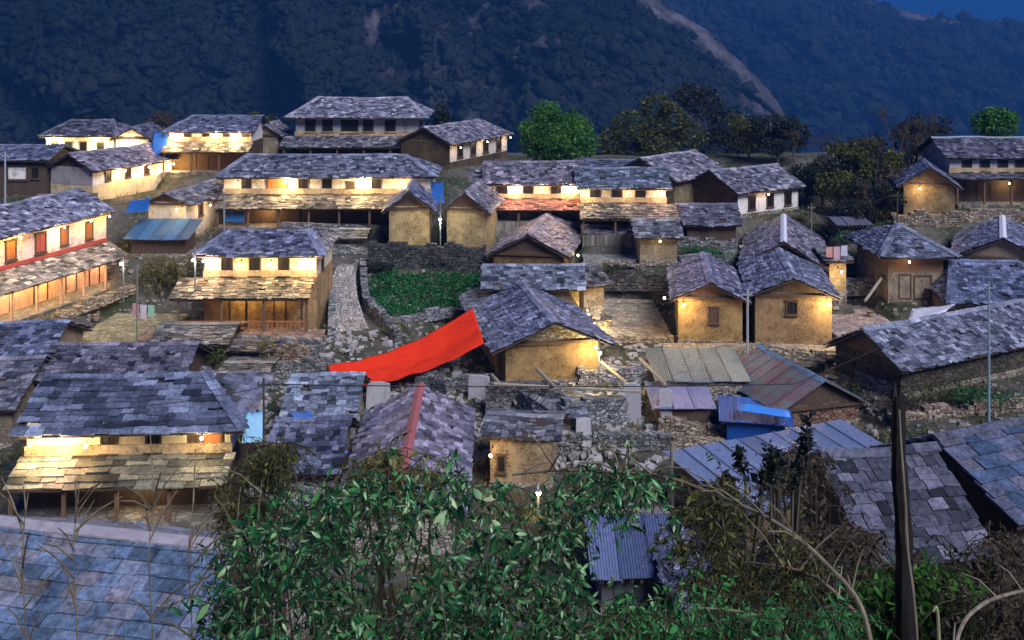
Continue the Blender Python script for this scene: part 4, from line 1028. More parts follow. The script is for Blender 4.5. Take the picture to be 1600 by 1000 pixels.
# ------------------------------------------------------------------ loose stones
def stones(name, label, pts, smin, smax, mat, color=None, seed=1):
    rr = random.Random(seed); b = MB()
    for p in pts:
        s_ = rr.uniform(smin, smax); Mx = Matrix.Translation(p) @ Matrix.Rotation(rr.uniform(0, 6.3), 4, 'Z') @ Matrix.Rotation(rr.uniform(-.4, .4), 4, 'X')
        a, c_, h_ = s_*rr.uniform(.7, 1.3), s_*rr.uniform(.5, 1), s_*rr.uniform(.25, .6)
        v = [Vector((x*a/2*rr.uniform(.7, 1.1), y*c_/2*rr.uniform(.7, 1.1), z*h_*rr.uniform(.8, 1.1))) for z in (-.4, .8) for x, y in ((-1,-1),(1,-1),(1,1),(-1,1))]
        b.add([Mx @ q for q in v], ((0,3,2,1),(4,5,6,7),(0,1,5,4),(1,2,6,5),(2,3,7,6),(3,0,4,7)), 0, rr.random())
    o = b.build(name, mat, color=color); tag(o, label, 'rubble', kind='stuff'); return o
pts = []
for _ in range(1100):
    px = random.uniform(380, 1040); py = random.uniform(520, 735)
    pts.append(hit(px, py, 44, 80))
stones('rubble', 'loose building stones scattered over the middle of the village', pts, .12, .55, 'rubble', seed=3)
pts = [hit(random.uniform(60, 1600), random.uniform(400, 720), 44, 90) for _ in range(2200)]
stones('loose_stones', 'scattered loose stones between the houses', pts, .1, .4, 'rubble', (.8, .75, .7), seed=4)

# ------------------------------------------------------------------ dry stone walls, each built of courses of separate blocks
def wall(label, P0, P1, h, th=.45, mat='stone_grey', color=None, seed=1, step=0., name='stone_wall', group='dry stone walls'):
    P0, P1 = Vector(P0), Vector(P1); D = P1 - P0; Lh = math.hypot(D.x, D.y); rr = random.Random(seed)
    ang = math.atan2(D.y, D.x)
    b = MB(); cs_ = .2; n = int(h/cs_)+2
    for k in range(n):
        x = rr.uniform(-.2, 0)
        while x < Lh:
            w_ = rr.uniform(.22, .6); zz_ = D.z*(x+w_/2)/max(Lh, .01)
            top = h + .12*mnoise.noise(Vector((x*.8, seed, 0)))*4
            if k*cs_ < top + .05:
                j = rr.uniform(-.04, .04)
                b.box((x+.01, -th/2+j, zz_ + k*cs_ - .25 + .012), (min(x+w_, Lh+.1)-.01, th/2+j, zz_ + (k+1)*cs_ - .25 + rr.uniform(-.015, .0)), 0, rr.random())
            x += w_
    o = b.build(name, mat, color=color); o.location = P0; o.rotation_euler = (0, 0, ang)
    tag(o, label, 'wall', group); return o
def wpx(label, a, b, h, **k): wall(label, hit(*a), hit(*b), h, **k)
wpx('tall dark retaining wall along the back of the green garden', (578, 425), (758, 428), 2.0, color=(.35, .35, .32), seed=2, th=.6)
wpx('low dry stone wall curving right of the paved path, upper part', (566, 425), (572, 480), .9, seed=3)
wpx('low dry stone wall right of the paved path, lower part', (572, 480), (622, 540), .9, seed=4)
wpx('low stone edge wall left of the paved path', (520, 440), (518, 530), .5, seed=5, color=(1.2, 1.2, 1.2))
wpx('pale stone wall along the front of the green garden', (600, 510), (735, 485), .5, seed=6)
wpx('wide broken wall of the roofless ruin, left stretch', (764, 655), (880, 650), 1.9, seed=7, color=(.9, .85, .8), th=.6)
wpx('wide broken wall of the roofless ruin, right stretch', (880, 672), (975, 668), 1.6, seed=8, th=.6)
wpx('inner wall of the roofless ruin', (800, 640), (862, 700), 1.4, seed=9, th=.5)
wpx('front wall of the roofless ruin above the shrub', (850, 715), (1045, 708), 1.0, seed=10, th=.5, color=(.95, .95, .9))
wpx('rough stone bank below the paved path', (360, 590), (520, 585), .9, seed=11, color=(1.0, 1.0, .9))
wpx('stone wall below the red tarpaulin', (650, 610), (760, 608), .8, seed=12, color=(.9, .9, .85))
wpx('brown stone bank below the brick coloured terrace', (250, 560), (480, 562), .8, seed=13, color=(1.1, .9, .75), mat='stone')
wpx('low stone wall right of the flat-roofed building', (1400, 665), (1600, 640), .7, seed=14, color=(1.1, .95, .9), mat='stone')
wpx('stone wall behind the pink yard', (1300, 462), (1375, 455), 1.0, seed=15, color=(1.1, 1.1, 1.0))
wpx('light stone wall beside the path up to the yards on the right', (1345, 440), (1395, 420), .7, seed=16, color=(1.2, 1.3, 1.25))
wpx('dark stone bank above the wide lamp-lit yard', (930, 452), (1052, 450), 1.1, seed=17, color=(.5, .45, .4))
wpx('old wall standing below the green sheet shed', (1030, 680), (1140, 690), .9, seed=18, color=(1.0, .9, .8), mat='stone')
wpx('stone bank at the foot of the dark slate shed', (380, 800), (520, 795), 1.0, seed=19)
for i, (a, b_, h, c_, m_, lab) in enumerate([((440, 368), (560, 372), 1.0, (1, .95, .9), 'stone_grey', 'terrace wall behind the two-storey path house'), ((760, 352), (900, 350), .8, (.8, .78, .75), 'stone_grey', 'terrace wall under the terracotta ledge house'), ((60, 318), (150, 316), .8, (.8, .75, .7), 'stone', 'terrace wall below the long lamp-lit house with the dark gable end'),
        ((1060, 385), (1150, 392), .8, (1, 1, .95), 'stone_grey', 'terrace wall by the low dark outhouse'), ((1290, 402), (1380, 398), .8, (.9, .88, .85), 'stone_grey', 'terrace wall behind the washing'), ((1395, 352), (1500, 350), 1.0, (1, .9, .8), 'stone', 'pale terrace wall under the lamp-lit dark house'), ((1480, 345), (1600, 348), 1.0, (1.2, 1.1, 1.0), 'stone', 'pale base wall of the far right veranda'),
        ((380, 555), (500, 552), .8, (1.2, 1.15, 1.05), 'stone_grey', 'pale wall left of the foot of the paved path'), ((400, 608), (510, 618), .7, (1, 1, .95), 'stone_grey', 'broken wall by the torn blue tarpaulin roof'), ((1180, 575), (1360, 572), .8, (1, .95, .85), 'stone', 'wall under the right yellow house'), ((1340, 600), (1400, 622), .8, (.8, .75, .7), 'stone_grey', 'wall behind the rust red gable'),
        ((905, 600), (1030, 590), .9, (1.1, 1.05, 1.1), 'stone_grey', 'pale wall beside the lamp post of the dark gabled house'), ((1050, 700), (1130, 705), .7, (1, .9, .8), 'stone', 'low wall at the corner post of the flat roof'), ((640, 595), (700, 618), .8, (.7, .7, .7), 'stone_grey', 'dark wall below the middle of the red tarpaulin'), ((240, 430), (300, 425), .7, (1, .9, .7), 'stone', 'wall by the round street lamp'), ((230, 590), (360, 600), .7, (.9, .9, .8), 'stone_grey', 'wall behind the right end of the broad yellow-lit house')]):
    wpx(lab, a, b_, h, seed=40+i, color=c_, mat=m_)
wpx('light crosswise curb of the paved path', (524, 470), (560, 470), .3, seed=61, color=(1.5, 1.5, 1.5), th=.3)
# broken standing slabs
for i, (px, row, w_, h_, lab) in enumerate([(988, 662, .9, 2.1, 'tall pale standing slab at the right end of the ruin'), (1040, 668, .7, 2.0, 'violet grey slab leaning beside the tin lean-to'), (912, 690, .8, 1.0, 'short pale slab standing in the ruin'), (748, 622, 1.2, 1.2, 'wide grey slab beside the stone wall below the red tarpaulin'), (590, 640, 1.3, 1.4, 'light plaster wall stub under the low end of the red tarpaulin')]):
    p = hit(px, row, 46, 80); b = MB()
    poly = [(-w_/2, 0, -.5), (w_/2, 0, -.5), (w_/2*.96, 0, h_*.93), (w_*.1, 0, h_), (-w_/2*.9, 0, h_*.97)]
    b.prism(poly, (0, .16, 0), 0)
    o = b.build('stone_slab', 'stone_pale' if i == 0 else 'concrete', color=(.85, .85, .9) if i == 0 else (1.3, 1.25, 1.3)); o.location = p; o.rotation_euler = (R(random.uniform(-5, 5)), 0, R(random.uniform(-15, 15)))
    tag(o, lab, 'slab', 'standing stone slabs')

# ------------------------------------------------------------------ the paved path with its steps
cl = [(548, 398, 24), (538, 428, 28), (538, 462, 34), (545, 500, 44), (566, 535, 56), (600, 562, 60)]
rr = random.Random(5)
def path_pt(t_):
    t_ *= len(cl)-1; i = min(int(t_), len(cl)-2); f = t_-i
    return [cl[i][k]*(1-f) + cl[i+1][k]*f for k in range(3)]
b = MB(); N_ = 46; prev = None; rowsP = []
for i in range(N_+1):
    x, y, w_ = path_pt(i/N_); d = drow(y); rowsP.append((Vector(((x-800)/F*d, d, -(y-YH)/F*d)), w_/F*d))
base_v = []
for p, w_ in rowsP: base_v += [p + Vector((-w_/2-.15, 0, -.10)), p + Vector((w_/2+.15, 0, -.10))]
vs = base_v + [v_ - Vector((0, 0, .8)) for v_ in base_v]; n2 = len(base_v)
fs = [(2*i, 2*i+1, 2*i+3, 2*i+2) for i in range(N_)] + [(2*i+2, n2+2*i+2, n2+2*i, 2*i) for i in range(N_)] + [(2*i+1, n2+2*i+1, n2+2*i+3, 2*i+3) for i in range(N_)]
b.add(vs, fs, 0, .2)
for i in range(N_):
    (p, w_), (q, w2) = rowsP[i], rowsP[i+1]; n = 4; x = 0
    cuts = sorted([0] + [min(.95, max(.05, k/n + rr.uniform(-.08, .08))) for k in range(1, n)] + [1])
    for a, c_ in zip(cuts, cuts[1:]):
        zt = max(p.z, q.z) - .05 + rr.uniform(-.02, .02)
        A = p + Vector(((a-.5)*w_+.02, 0, 0)); Bq = p + Vector(((c_-.5)*w_-.02, 0, 0)); Cq = q + Vector(((c_-.5)*w2-.02, .04, 0)); Dq = q + Vector(((a-.5)*w2+.02, .04, 0))
        if p.y > q.y: A, Bq, Cq, Dq = Dq, Cq, Bq, A
        pl = [Vector((v_.x, v_.y, zt-.25)) for v_ in (A, Bq, Cq, Dq)]
        b.prism(pl, (0, 0, .25), 0, rr.random())
o = b.build('path', 'paving', color=(1.4, 1.35, 1.35)); tag(o, 'paved stepped footpath running up between the house and the garden', 'path', kind='structure')
for p, w_ in rowsP[::4]: pass
# ------------------------------------------------------------------ tarpaulins
def cloth(label, corners, sag, mat, nx=28, ny=10, name='tarpaulin', color=None, wr=.06, seed=0, poles=True, group='tarpaulins stretched between the houses', cat='tarpaulin'):
    """a sheet stretched between four corners (front left, front right, back right, back left) that sags and wrinkles"""
    A, B_, C_, D_ = [Vector(c) for c in corners]
    root = empty(name, A); tag(root, label, cat, group)
    b = MB(); vs = []
    for j in range(ny+1):
        for i in range(nx+1):
            u, v_ = i/nx, j/ny
            p = A*(1-u)*(1-v_) + B_*u*(1-v_) + C_*u*v_ + D_*(1-u)*v_
            z = -sag*4*u*(1-u)*(.6+.4*4*v_*(1-v_)) + wr*mnoise.noise(Vector((u*7+seed, v_*4, 0))) + wr*.45*math.sin(v_*14 + u*5 + 2*mnoise.noise(Vector((u*4, v_*2, seed)))) + wr*.3*math.sin(u*30 + v_*6)
            vs.append(p + Vector((0, 0, z)) - A)
    n = nx+1; k = len(vs)
    fs = [(j*n+i, j*n+i+1, (j+1)*n+i+1, (j+1)*n+i) for j in range(ny) for i in range(nx)]
    vs2 = [v_ + Vector((0, 0, -.012)) for v_ in vs]
    rim = [i for i in range(n)] + [(j+1)*n-1 for j in range(1, ny+1)] + [ny*n+i for i in range(n-2, -1, -1)] + [j*n for j in range(ny-1, 0, -1)]
    fs2 = [tuple(reversed([a+k for a in f])) for f in fs] + [(rim[i], k+rim[i], k+rim[(i+1) % len(rim)], rim[(i+1) % len(rim)]) for i in range(len(rim))]
    b.add(vs+vs2, fs+fs2)
    b.build('sheet', mat, root, smooth=True, color=color)
    if poles:
        for c in (A, D_):
            q = MB(); g_ = gz(c.x, c.y); q.tube([(c.x-A.x, c.y-A.y, g_-A.z-.3), (c.x-A.x, c.y-A.y, c.z-A.z+.12)], .05, 6); q.build('pole', 'wood', root)
    return root
cloth('large bright red tarpaulin sagging from the dark gabled roof down to the left', [W(532, 606, 57.5), W(756, 534, 60.8), W(738, 480, 64.5), W(512, 572, 60.5)], .95, 'tarp_red', 70, 30, wr=.09)
b = MB()
cloth('torn deep blue tarpaulin hanging down the roof left of the red-ridged house', [W(505, 706, 48), W(545, 706, 48.5), W(480, 640, 52), W(450, 642, 52)], .1, 'tarp_blue', 12, 10, seed=3, poles=False, color=(1, 1.3, 1.3))
cloth('dark blue tarpaulin over the right end of the longest house', [W(652, 312, 82), W(694, 316, 82), W(692, 284, 85), W(660, 282, 86)], .1, 'tarp_blue', 10, 8, seed=4, poles=False)
cloth('small blue tarpaulin hung between the two back left houses', [W(236, 243, 97), W(262, 240, 97), W(262, 204, 99), W(240, 206, 99)], .05, 'tarp_blue', 8, 8, seed=5, poles=False)
cloth('blue tarpaulin awning over the lane behind the pink house', [W(196, 332, 78), W(232, 328, 79), W(236, 305, 82), W(204, 312, 82)], .12, 'tarp_blue', 10, 8, seed=6, poles=False, color=(.8, 1, .9))
cloth('blue cloth hanging in the veranda of the longest house', [W(350, 347, 82.2), W(382, 347, 82.2), W(382, 329, 82.4), W(350, 329, 82.4)], .02, 'tarp_blue', 8, 6, seed=7, poles=False, color=(.7, .8, .6))
cloth('pale sky blue sheet hung beside the right corner of the yellow-lit house', [W(378, 692, 46), W(412, 690, 46.4), W(412, 640, 47.2), W(384, 645, 47)], .03, 'tarp_sky', 8, 6, seed=8, poles=False)
cloth('blue-grey plastic sheet on the ground behind the near slab roof', [W(160, 845, 36), W(238, 850, 36), W(236, 818, 38.5), W(176, 822, 38.5)], -.12, 'tarp_sky', 12, 8, seed=9, poles=False, color=(.45, .5, .5), wr=.12)

cloth('white sheet lying across the low wall above the long blue-grey slate house', [W(1420, 500, 63), W(1478, 486, 64), W(1494, 474, 66), W(1424, 482, 66)], .03, 'tarp_white', 8, 5, seed=12, poles=False)
cloth('light blue stripe of sheeting over the bright blue tin shed', [W(1150, 640, 54), W(1236, 652, 53), W(1232, 640, 54.6), W(1160, 628, 55.5)], .03, 'tarp_blue', 8, 5, seed=13, poles=False, color=(1.5, 2.2, 1.9), wr=.02)
# ------------------------------------------------------------------ poles, wires, lamps
def pole(label, px, row_top, row_bot, d, r=.07, mat='metal', lean=0., name='pole', color=None, sides=8, group=None, arm=True):
    A = W(px, row_bot, d); T = W(px+lean, row_top, d); root = empty(name, A); tag(root, label, 'pole', group)
    b = MB(); b.tube([Vector((0, 0, -.5)), (T-A)*.5, T-A], [r*1.15, r, r*.85], sides); b.build('shaft', mat, root, color=color)
    if arm:
        q = MB(); q.box((-.28, -.03, (T-A).z-.35), (.28, .03, (T-A).z-.29)); q.tube([T-A - Vector((.22, 0, .29)), T-A - Vector((.22, 0, .17))], .035, 6); q.tube([T-A - Vector((-.22, 0, .29)), T-A - Vector((-.22, 0, .17))], .035, 6)
        q.build('crossarm', mat, root, color=color)
    return root
pole('thin pale pole at the left edge before the dark wooden house', 8, 238, 325, 88, .08, color=(1, 1, 1), group=None)
pole('thin teal metal pole before the long blue-grey slate house', 1545, 440, 650, 54, .06, color=(.6, .9, .95))
pole('slender pole standing in the gap between the pair of yellow houses', 1168, 452, 592, 62, .07, color=(1, .95, .9))
pole('dark thin pole left of the torn blue tarpaulin', 412, 590, 800, 45, .05, 'bark')
pole('rough grey post by the corner of the flat-roofed building', 1050, 690, 790, 46, .1, 'stem', arm=False)
pole('slim wooden pole in the lane before the path house', 214, 410, 560, 62, .05, 'stem', arm=False)
def lamp_post(label, px, rt, rl, rb_, d, e, col=(1, .85, .6)):
    A = W(px, rb_, d); T = W(px, rt, d)-A; Lp = W(px, rl, d)-A
    root = empty('lamp_post', A); tag(root, label, 'lamp', 'lamp posts')
    b = MB(); b.tube([(0, 0, -.4), (0, 0, T.z)], .05, 7); b.build('post', 'metal', root, color=(.45, .45, .45))
    b = MB(); b.tube([(0, 0, Lp.z+.18), (0, -.25, Lp.z+.24), (0, -.4, Lp.z+.12)], .02, 5); b.tube([(0, -.4, Lp.z+.16), (0, -.4, Lp.z+.06)], [.05, .12], 8); b.build('lamp_shade', 'metal', root)
    b = MB(); ball(b, (0, -.4, Lp.z), .11); b.build('bulb', 'bulb', root, smooth=True)
    ld = bpy.data.lights.new('lamp_light', 'POINT'); ld.energy = e*.6; ld.color = col; ld.shadow_soft_size = .1
    lo = bpy.data.objects.new('lamp_light', ld); COL.objects.link(lo); lo.parent = root; lo.location = (0, -.4, Lp.z-.25)
lamp_post('white street lamp on a post between the two small stone houses', 688, 306, 341, 402, 76.5, 130)
lamp_post('round white street lamp beside the olive yellow bush', 305, 385, 404, 470, 66, 60, (.95, 1, .75))
lamp_post('street lamp lighting the wide yard at the corner of the dark gabled house', 918, 468, 489, 516, 68.6, 420, (1, .75, .35))
lamp_post('street lamp by the front right corner of the dark gabled house', 936, 528, 548, 600, 58.5, 80, (1, .8, .45))
lamp_post('lamp on the post at the right end of the pink house', 193, 395, 410, 462, 68, 45, (1, .8, .5))
lamp_post('lamp behind the leaves left of the ruin', 841, 752, 764, 800, 46, 40, (1, .75, .3))
def wire(label, a, b_, sag, r=.015, name='wire'):
    A, B_ = Vector(a), Vector(b_); b = MB(); pts = [A.lerp(B_, i/24) - Vector((0, 0, sag*4*(i/24)*(1-i/24))) for i in range(25)]
    b.tube([p-A for p in pts], r, 4); o = b.build(name, 'wire'); o.location = A; tag(o, label, 'wire', 'overhead wires'); return o
wire('wire strung from the dark thin pole to the right across the ruin', W(412, 600, 45), W(1240, 600, 50), .12, .022)
wire('wire crossing above the flat roof to the teal pole', W(1240, 600, 50), W(1545, 448, 54), .3)
wire('wire from the dark thin pole to the left edge', W(412, 604, 45), W(-40, 640, 40), .4)
wire('wire from the slender pole to the lamp at the yard', W(1168, 456, 62), W(918, 470, 68.6), .4)
pole('short dark pole by the lamp-lit dark house', 1402, 300, 372, 82, .05, 'bark')
pole('thin pole on the bank right of the white house', 1268, 318, 400, 82, .05, 'stem')
pole('pale pole beside the cream gabled house', 350, 300, 372, 80, .05, 'metal', color=(.7, .7, .7))
wire('wire from the pole on the bank to the lamp-lit dark house', W(1268, 320, 82), W(1402, 302, 82), .5)
wire('wire from the cream gabled house to the white hanging lamp', W(350, 302, 80), W(688, 308, 77), .7)
wire('wire from the bank pole down to the slender pole of the yellow houses', W(1268, 320, 82), W(1168, 456, 62), .6)
wire('wire from the teal pole to the right edge', W(1545, 446, 54), W(1700, 420, 60), .3)

wpx('light stone ledge along the front of the pink house', (92, 498), (206, 460), .45, color=(1.35, 1.2, .95), mat='stone', seed=31, th=.7)
wpx('short pale wall at the head of the paved path', (520, 396), (575, 396), .5, color=(1.2, 1.2, 1.1), seed=32)
wpx('grey wall between the centre outhouse and the pair of yellow houses', (1062, 412), (1150, 408), .6, seed=33)
wpx('pale wall across the front of the wide yard', (915, 532), (1050, 534), .35, seed=34, color=(1.3, 1.2, 1.0), mat='stone')
# ------------------------------------------------------------------ small things of the yards
def basket(label, p, r=.28, h=.4, col=(1, 1, 1)):
    root = empty('basket', p); tag(root, label, 'basket', 'baskets in the yards')
    b = MB(); n = 10
    vs = []
    for z, q in ((0, .6), (h*.5, .85), (h, 1), (h, .88), (.06, .5)):
        vs += [Vector((math.cos(2*math.pi*i/n)*r*q, math.sin(2*math.pi*i/n)*r*q, z)) for i in range(n)]
    fs = [(k*n+i, k*n+(i+1)%n, (k+1)*n+(i+1)%n, (k+1)*n+i) for k in range(4) for i in range(n)]
    b.add(vs, fs + [tuple(range(n-1, -1, -1)), tuple(4*n+i for i in range(n))]); b.build('body', 'wood_pale', root, color=col)
    b = MB(); b.tube([(math.cos(a)*r, math.sin(a)*r, h) for a in [2*math.pi*i/12 for i in range(13)]], .02, 4); b.build('rim', 'wood', root)
for lab, px, row in [('wicker basket on the wide lamp-lit yard near its front edge', 950, 516), ('wicker basket by the back of the yellow-grey yard', 150, 505), ('wicker basket on the pinkish yard', 1360, 500)]:
    basket(lab, hit(px, row, 55, 80) + Vector((0, 0, .12)))
def plank_pile(label, p, rz, n=7, l=2.6, mat='wood_pale', col=(1, 1, 1)):
    root = empty('plank_pile', p, rz); tag(root, label, 'planks', 'piles of planks'); rr = random.Random(int(p.x*100))
    for i in range(n):
        b = MB(); y = (i % 4)*.24; z = (i//4)*.07 + .05; b.box((-l/2*rr.uniform(.8, 1.05), y, z), (l/2*rr.uniform(.8, 1.05), y+.2, z+.05), M4=Matrix.Rotation(rr.uniform(-.08, .08), 4, 'Z')); b.build('plank', mat, root, color=col)
plank_pile('pile of weathered planks in front of the blue shed', hit(1095, 655, 50, 60), .2)
plank_pile('pile of planks by the ruin', hit(860, 640, 50, 70), .8, col=(.8, .8, .8))
plank_pile('planks lying beside the right yellow house', hit(1335, 545, 50, 70), -.4, col=(1.2, 1.1, 1))
# roof beams left standing over the ruin
for i, (a, b_, lab) in enumerate([((768, 585, 60), (806, 630, 56), 'pale timber leaning beside the dark gabled house'), ((838, 576, 58), (868, 606, 55), 'short pale timber leaning on the lit gable wall'), ((940, 566, 60), (978, 598, 57), 'timber leaning right of the street lamp'), ((1000, 560, 60), (1040, 600, 57), 'timber leaning above the tall pale slab'), ((1352, 470, 68), (1382, 428, 73), 'pale timber leaning against the house with the red doorway'), ((772, 600, 56), (1000, 612, 55), 'long horizontal timber across the ruin')]):
    A, B_ = W(*a), W(*b_); b = MB(); b.tube([(0, 0, 0), (B_-A)*.5, B_-A], [.09, .1, .08], 6); o = b.build('timber', 'stem', color=(1.5, 1.45, 1.45)); o.location = A; tag(o, lab, 'timber', 'leaning timbers')
def washing(label, A, B_, cols):
    root = empty('washing_line', A); tag(root, label, 'washing line'); b = MB(); D = B_-A
    b.tube([(0, 0, 0), D*.5-Vector((0, 0, .08)), D], .012, 4); b.build('line', 'wire', root)
    n = len(cols)
    for i, c in enumerate(cols):
        p = D*((i+.5)/n); q = MB(); w_ = D.length/n*.42; h_ = .7 + .2*(i % 2)
        dx = D.normalized()*w_; vs = [p-dx, p+dx, p+dx*.94-Vector((0, .05, h_)), p-dx*.96-Vector((0, -.04, h_*.96))]
        q.prism([v_ - Vector((0, 0, .06)) for v_ in vs], (0, .03, 0)); q.build('garment', 'cloth', root, color=c)
washing('line of pink, white and green washing at the pole by the yellow-grey yard', W(206, 472, 64), W(242, 476, 64), [(1, .5, .5), (1, .85, .85), (.5, .9, .6)])
washing('line of orange and pink washing behind the right yellow house', W(1290, 385, 72), W(1325, 382, 72), [(1, .5, .4), (1, .6, .6), (.9, .9, 1)])
def pot(label, px, row, d, c):
    p = W(px, row, d); root = empty('water_drum', p); tag(root, label, 'drum', 'drums by the houses')
    b = MB(); b.tube([(0, 0, 0), (0, 0, .3), (0, 0, .32), (0, 0, .6), (0, 0, .62), (0, 0, .9)], [.28, .28, .3, .28, .3, .28], 12); b.build('body', 'tarp_blue', root, color=c)
    b = MB(); b.tube([(0, 0, .9), (0, 0, .95)], .24, 12); b.build('lid', 'tarp_blue', root, color=(.6, .6, .6))
# ------------------------------------------------------------------ foreground shrub, stems, post and ferns
def in_poly(x, y, P):
    c = False; j = len(P)-1
    for i in range(len(P)):
        if (P[i][1] > y) != (P[j][1] > y) and x < (P[j][0]-P[i][0])*(y-P[i][1])/(P[j][1]-P[i][1]) + P[i][0]: c = not c
        j = i
    return c
OUT = [(330,1000),(318,960),(338,905),(360,850),(378,808),(420,778),(455,752),(500,742),(560,745),(600,728),(650,742),(690,738),(740,732),(790,748),(850,736),(905,742),(960,738),(1005,742),(1050,770),(1068,830),(1072,900),(1040,800),(985,790),(950,800),(925,850),(905,900),(890,945),(930,950),(1000,935),(1060,955),(1060,1120),(330,1120)]
HOLES = [[(395,930),(470,900),(500,1000),(395,1000)], [(560,830),(600,815),(640,880),(600,960),(560,900)], [(655,800),(735,785),(725,860),(640,890)], [(800,752),(870,755),(860,830),(800,850),(780,800)], [(920,812),(1030,800),(1060,900),(1000,940),(890,940)]]
def shrub(label, n_twig, region, holes, drange, mat, seed, leaf=.075, hole_keep=.05, name='shrub', base=(690, 7.6), stems=26):
    rr = random.Random(seed); g = np.random.default_rng(seed)
    xs_ = [p[0] for p in region]; ys_ = [p[1] for p in region]
    bx = (base[0]-800)/F*base[1]; B = Vector((bx, base[1], float(zbase(base[1]))))
    root = empty(name, B); tag(root, label, 'shrub', 'shrubs in the foreground')
    P = []; tw = MB(); cnt = 0
    anchors = []
    while cnt < n_twig:
        px, py = rr.uniform(min(xs_), max(xs_)), rr.uniform(min(ys_), max(ys_))
        if not in_poly(px, py, region): continue
        if any(in_poly(px, py, h_) for h_ in holes) and rr.random() > hole_keep: continue
        nz = mnoise.noise(Vector((px*.018, py*.022, seed)))
        if nz < (.02 if py < 800 else .07) and rr.random() < .93: continue
        d = rr.uniform(*drange); c0 = W(px, py, d)
        dirv = Vector((rr.gauss(0, .8), rr.gauss(0, .5), rr.gauss(-.45, .5))).normalized(); l = rr.uniform(.14, .40)
        q = [c0, c0 + dirv*l*.5 + Vector((0, 0, .02)), c0 + dirv*l - Vector((0, 0, l*.25))]
        tw.tube([v_-B for v_ in q], [.005, .004, .002], 3, cap=False)
        for k in range(rr.randint(7, 14)):
            f = rr.random(); v_ = q[0].lerp(q[1], f*2) if f < .5 else q[1].lerp(q[2], f*2-1)
            P.append(tuple(v_-B))
        anchors.append(c0-B); cnt += 1
    for i in range(stems):
        a = anchors[rr.randrange(len(anchors))]; r0 = rr.uniform(.012, .028)
        mid = a*.55 + Vector((rr.uniform(-.3, .3), rr.uniform(-.2, .2), .15))
        tw.tube([Vector((rr.uniform(-.4, .4), rr.uniform(-.3, .3), -.2)), mid*.5 + Vector((0, 0, .1)), mid, a*.85 + Vector((0, 0, .05)), a], [r0, r0*.85, r0*.7, r0*.5, r0*.25], 5)
    tw.build('stem', 'stem', root, color=(.25, .22, .17))
    V, Fc, rn = leaves(np.array(P), leaf, 1, droop=.75, aspect=.36, rs=seed, six=True)
    np_mesh('foliage', V, Fc, mat, rn, root)
    return root
shrub('wide dark green leafy shrub filling the bottom centre', 2050, OUT, HOLES, (6.2, 9.2), 'leaf_front', 101, leaf=.06)
shrub('small yellow-green shrub tip in front of the red-ridged roof', 150, [(565,748),(570,715),(610,700),(660,720),(690,748)], [], (8.5, 10), 'leaf_yellow', 102, base=(640, 9), stems=8, leaf=.06)
FR = [(900,1000),(930,960),(1000,945),(1060,930),(1120,925),(1180,915),(1230,925),(1290,940),(1330,960),(1350,1000),(1350,1120),(880,1120)]
shrub('bright green ferny undergrowth along the bottom edge right of centre', 1500, FR, [], (6.0, 8.5), 'leaf_fern', 103, leaf=.045, base=(1120, 7), stems=14)
shrub('sparse green shrub between the long arching stem and the flat roof', 520, [(1060,790),(1120,740),(1190,790),(1260,850),(1300,930),(1200,940),(1090,930),(1060,870)], [[(1150,800),(1210,810),(1200,880),(1140,870)]], (7.5, 10.5), 'leaf_olive', 104, base=(1180, 9), stems=16, leaf=.05)
shrub('vivid green leafy shoots right of the dark wooden post', 1000, [(1370,930),(1375,900),(1440,870),(1480,868),(1510,900),(1500,980),(1480,1050),(1370,1050)], [], (8.5, 11), 'leaf_bright', 105, base=(1440, 10), stems=8, leaf=.08)
shrub('dry tangled brush at the lower right corner', 620, [(1480,860),(1530,830),(1600,840),(1650,900),(1650,1050),(1490,1050)], [], (7.5, 10), 'leaf_brown', 106, base=(1560, 9), stems=40, leaf=.045)
shrub('dry brush hiding the flat roof behind the long arching stem', 520, [(1180,800),(1230,700),(1290,700),(1340,780),(1380,860),(1300,900),(1200,860)], [], (10, 13), 'leaf_brown', 107, base=(1280, 12), stems=46, leaf=.05)
shrub('thin grey-green brush left of the leafy shrub', 360, [(340,760),(380,700),(450,690),(470,760),(400,800),(350,850)], [], (10, 13), 'leaf_olive', 108, base=(400, 12), stems=30, leaf=.05)

def stem(label, pts, r0, r1, d0, d1, color=None, mat='stem', name='arching_stem', side=0, seed=0):
    n = len(pts); rr = random.Random(seed)
    P = [W(p[0], p[1], d0+(d1-d0)*i/(n-1)) for i, p in enumerate(pts)]
    # smooth the curve
    Q = []
    for i in range(n-1):
        p0, p1, p2, p3 = P[max(i-1, 0)], P[i], P[i+1], P[min(i+2, n-1)]
        for k in range(8):
            t_ = k/8; Q.append(.5*((2*p1)+(-p0+p2)*t_+(2*p0-5*p1+4*p2-p3)*t_*t_+(-p0+3*p1-3*p2+p3)*t_**3))
    Q.append(P[-1]); A = Q[0]; m = len(Q)
    b = MB(); b.tube([q-A for q in Q], [r0+(r1-r0)*i/(m-1)*1.0 + .0012*rr.uniform(-1, 1) for i in range(m)], 7)
    for i in range(side):
        k = rr.randrange(4, m-2); q = Q[k]-A; e = q + Vector((rr.uniform(-.3, .3), rr.uniform(-.2, .2), rr.uniform(.05, .35)))
        b.tube([q, q.lerp(e, .5)+Vector((0, 0, .03)), e], [.008, .006, .003], 4)
    o = b.build(name, mat, color=color); o.location = A; tag(o, label, 'stem', 'long bare stems in the foreground'); return o
stem('long arching bare stem from the shrub top down to the bottom edge', [(1375,1130),(1350,960),(1290,880),(1215,818),(1130,778),(1040,745),(960,738),(880,735),(800,742)], .016, .006, 6.0, 8.0, (.8, .75, .65), side=22)
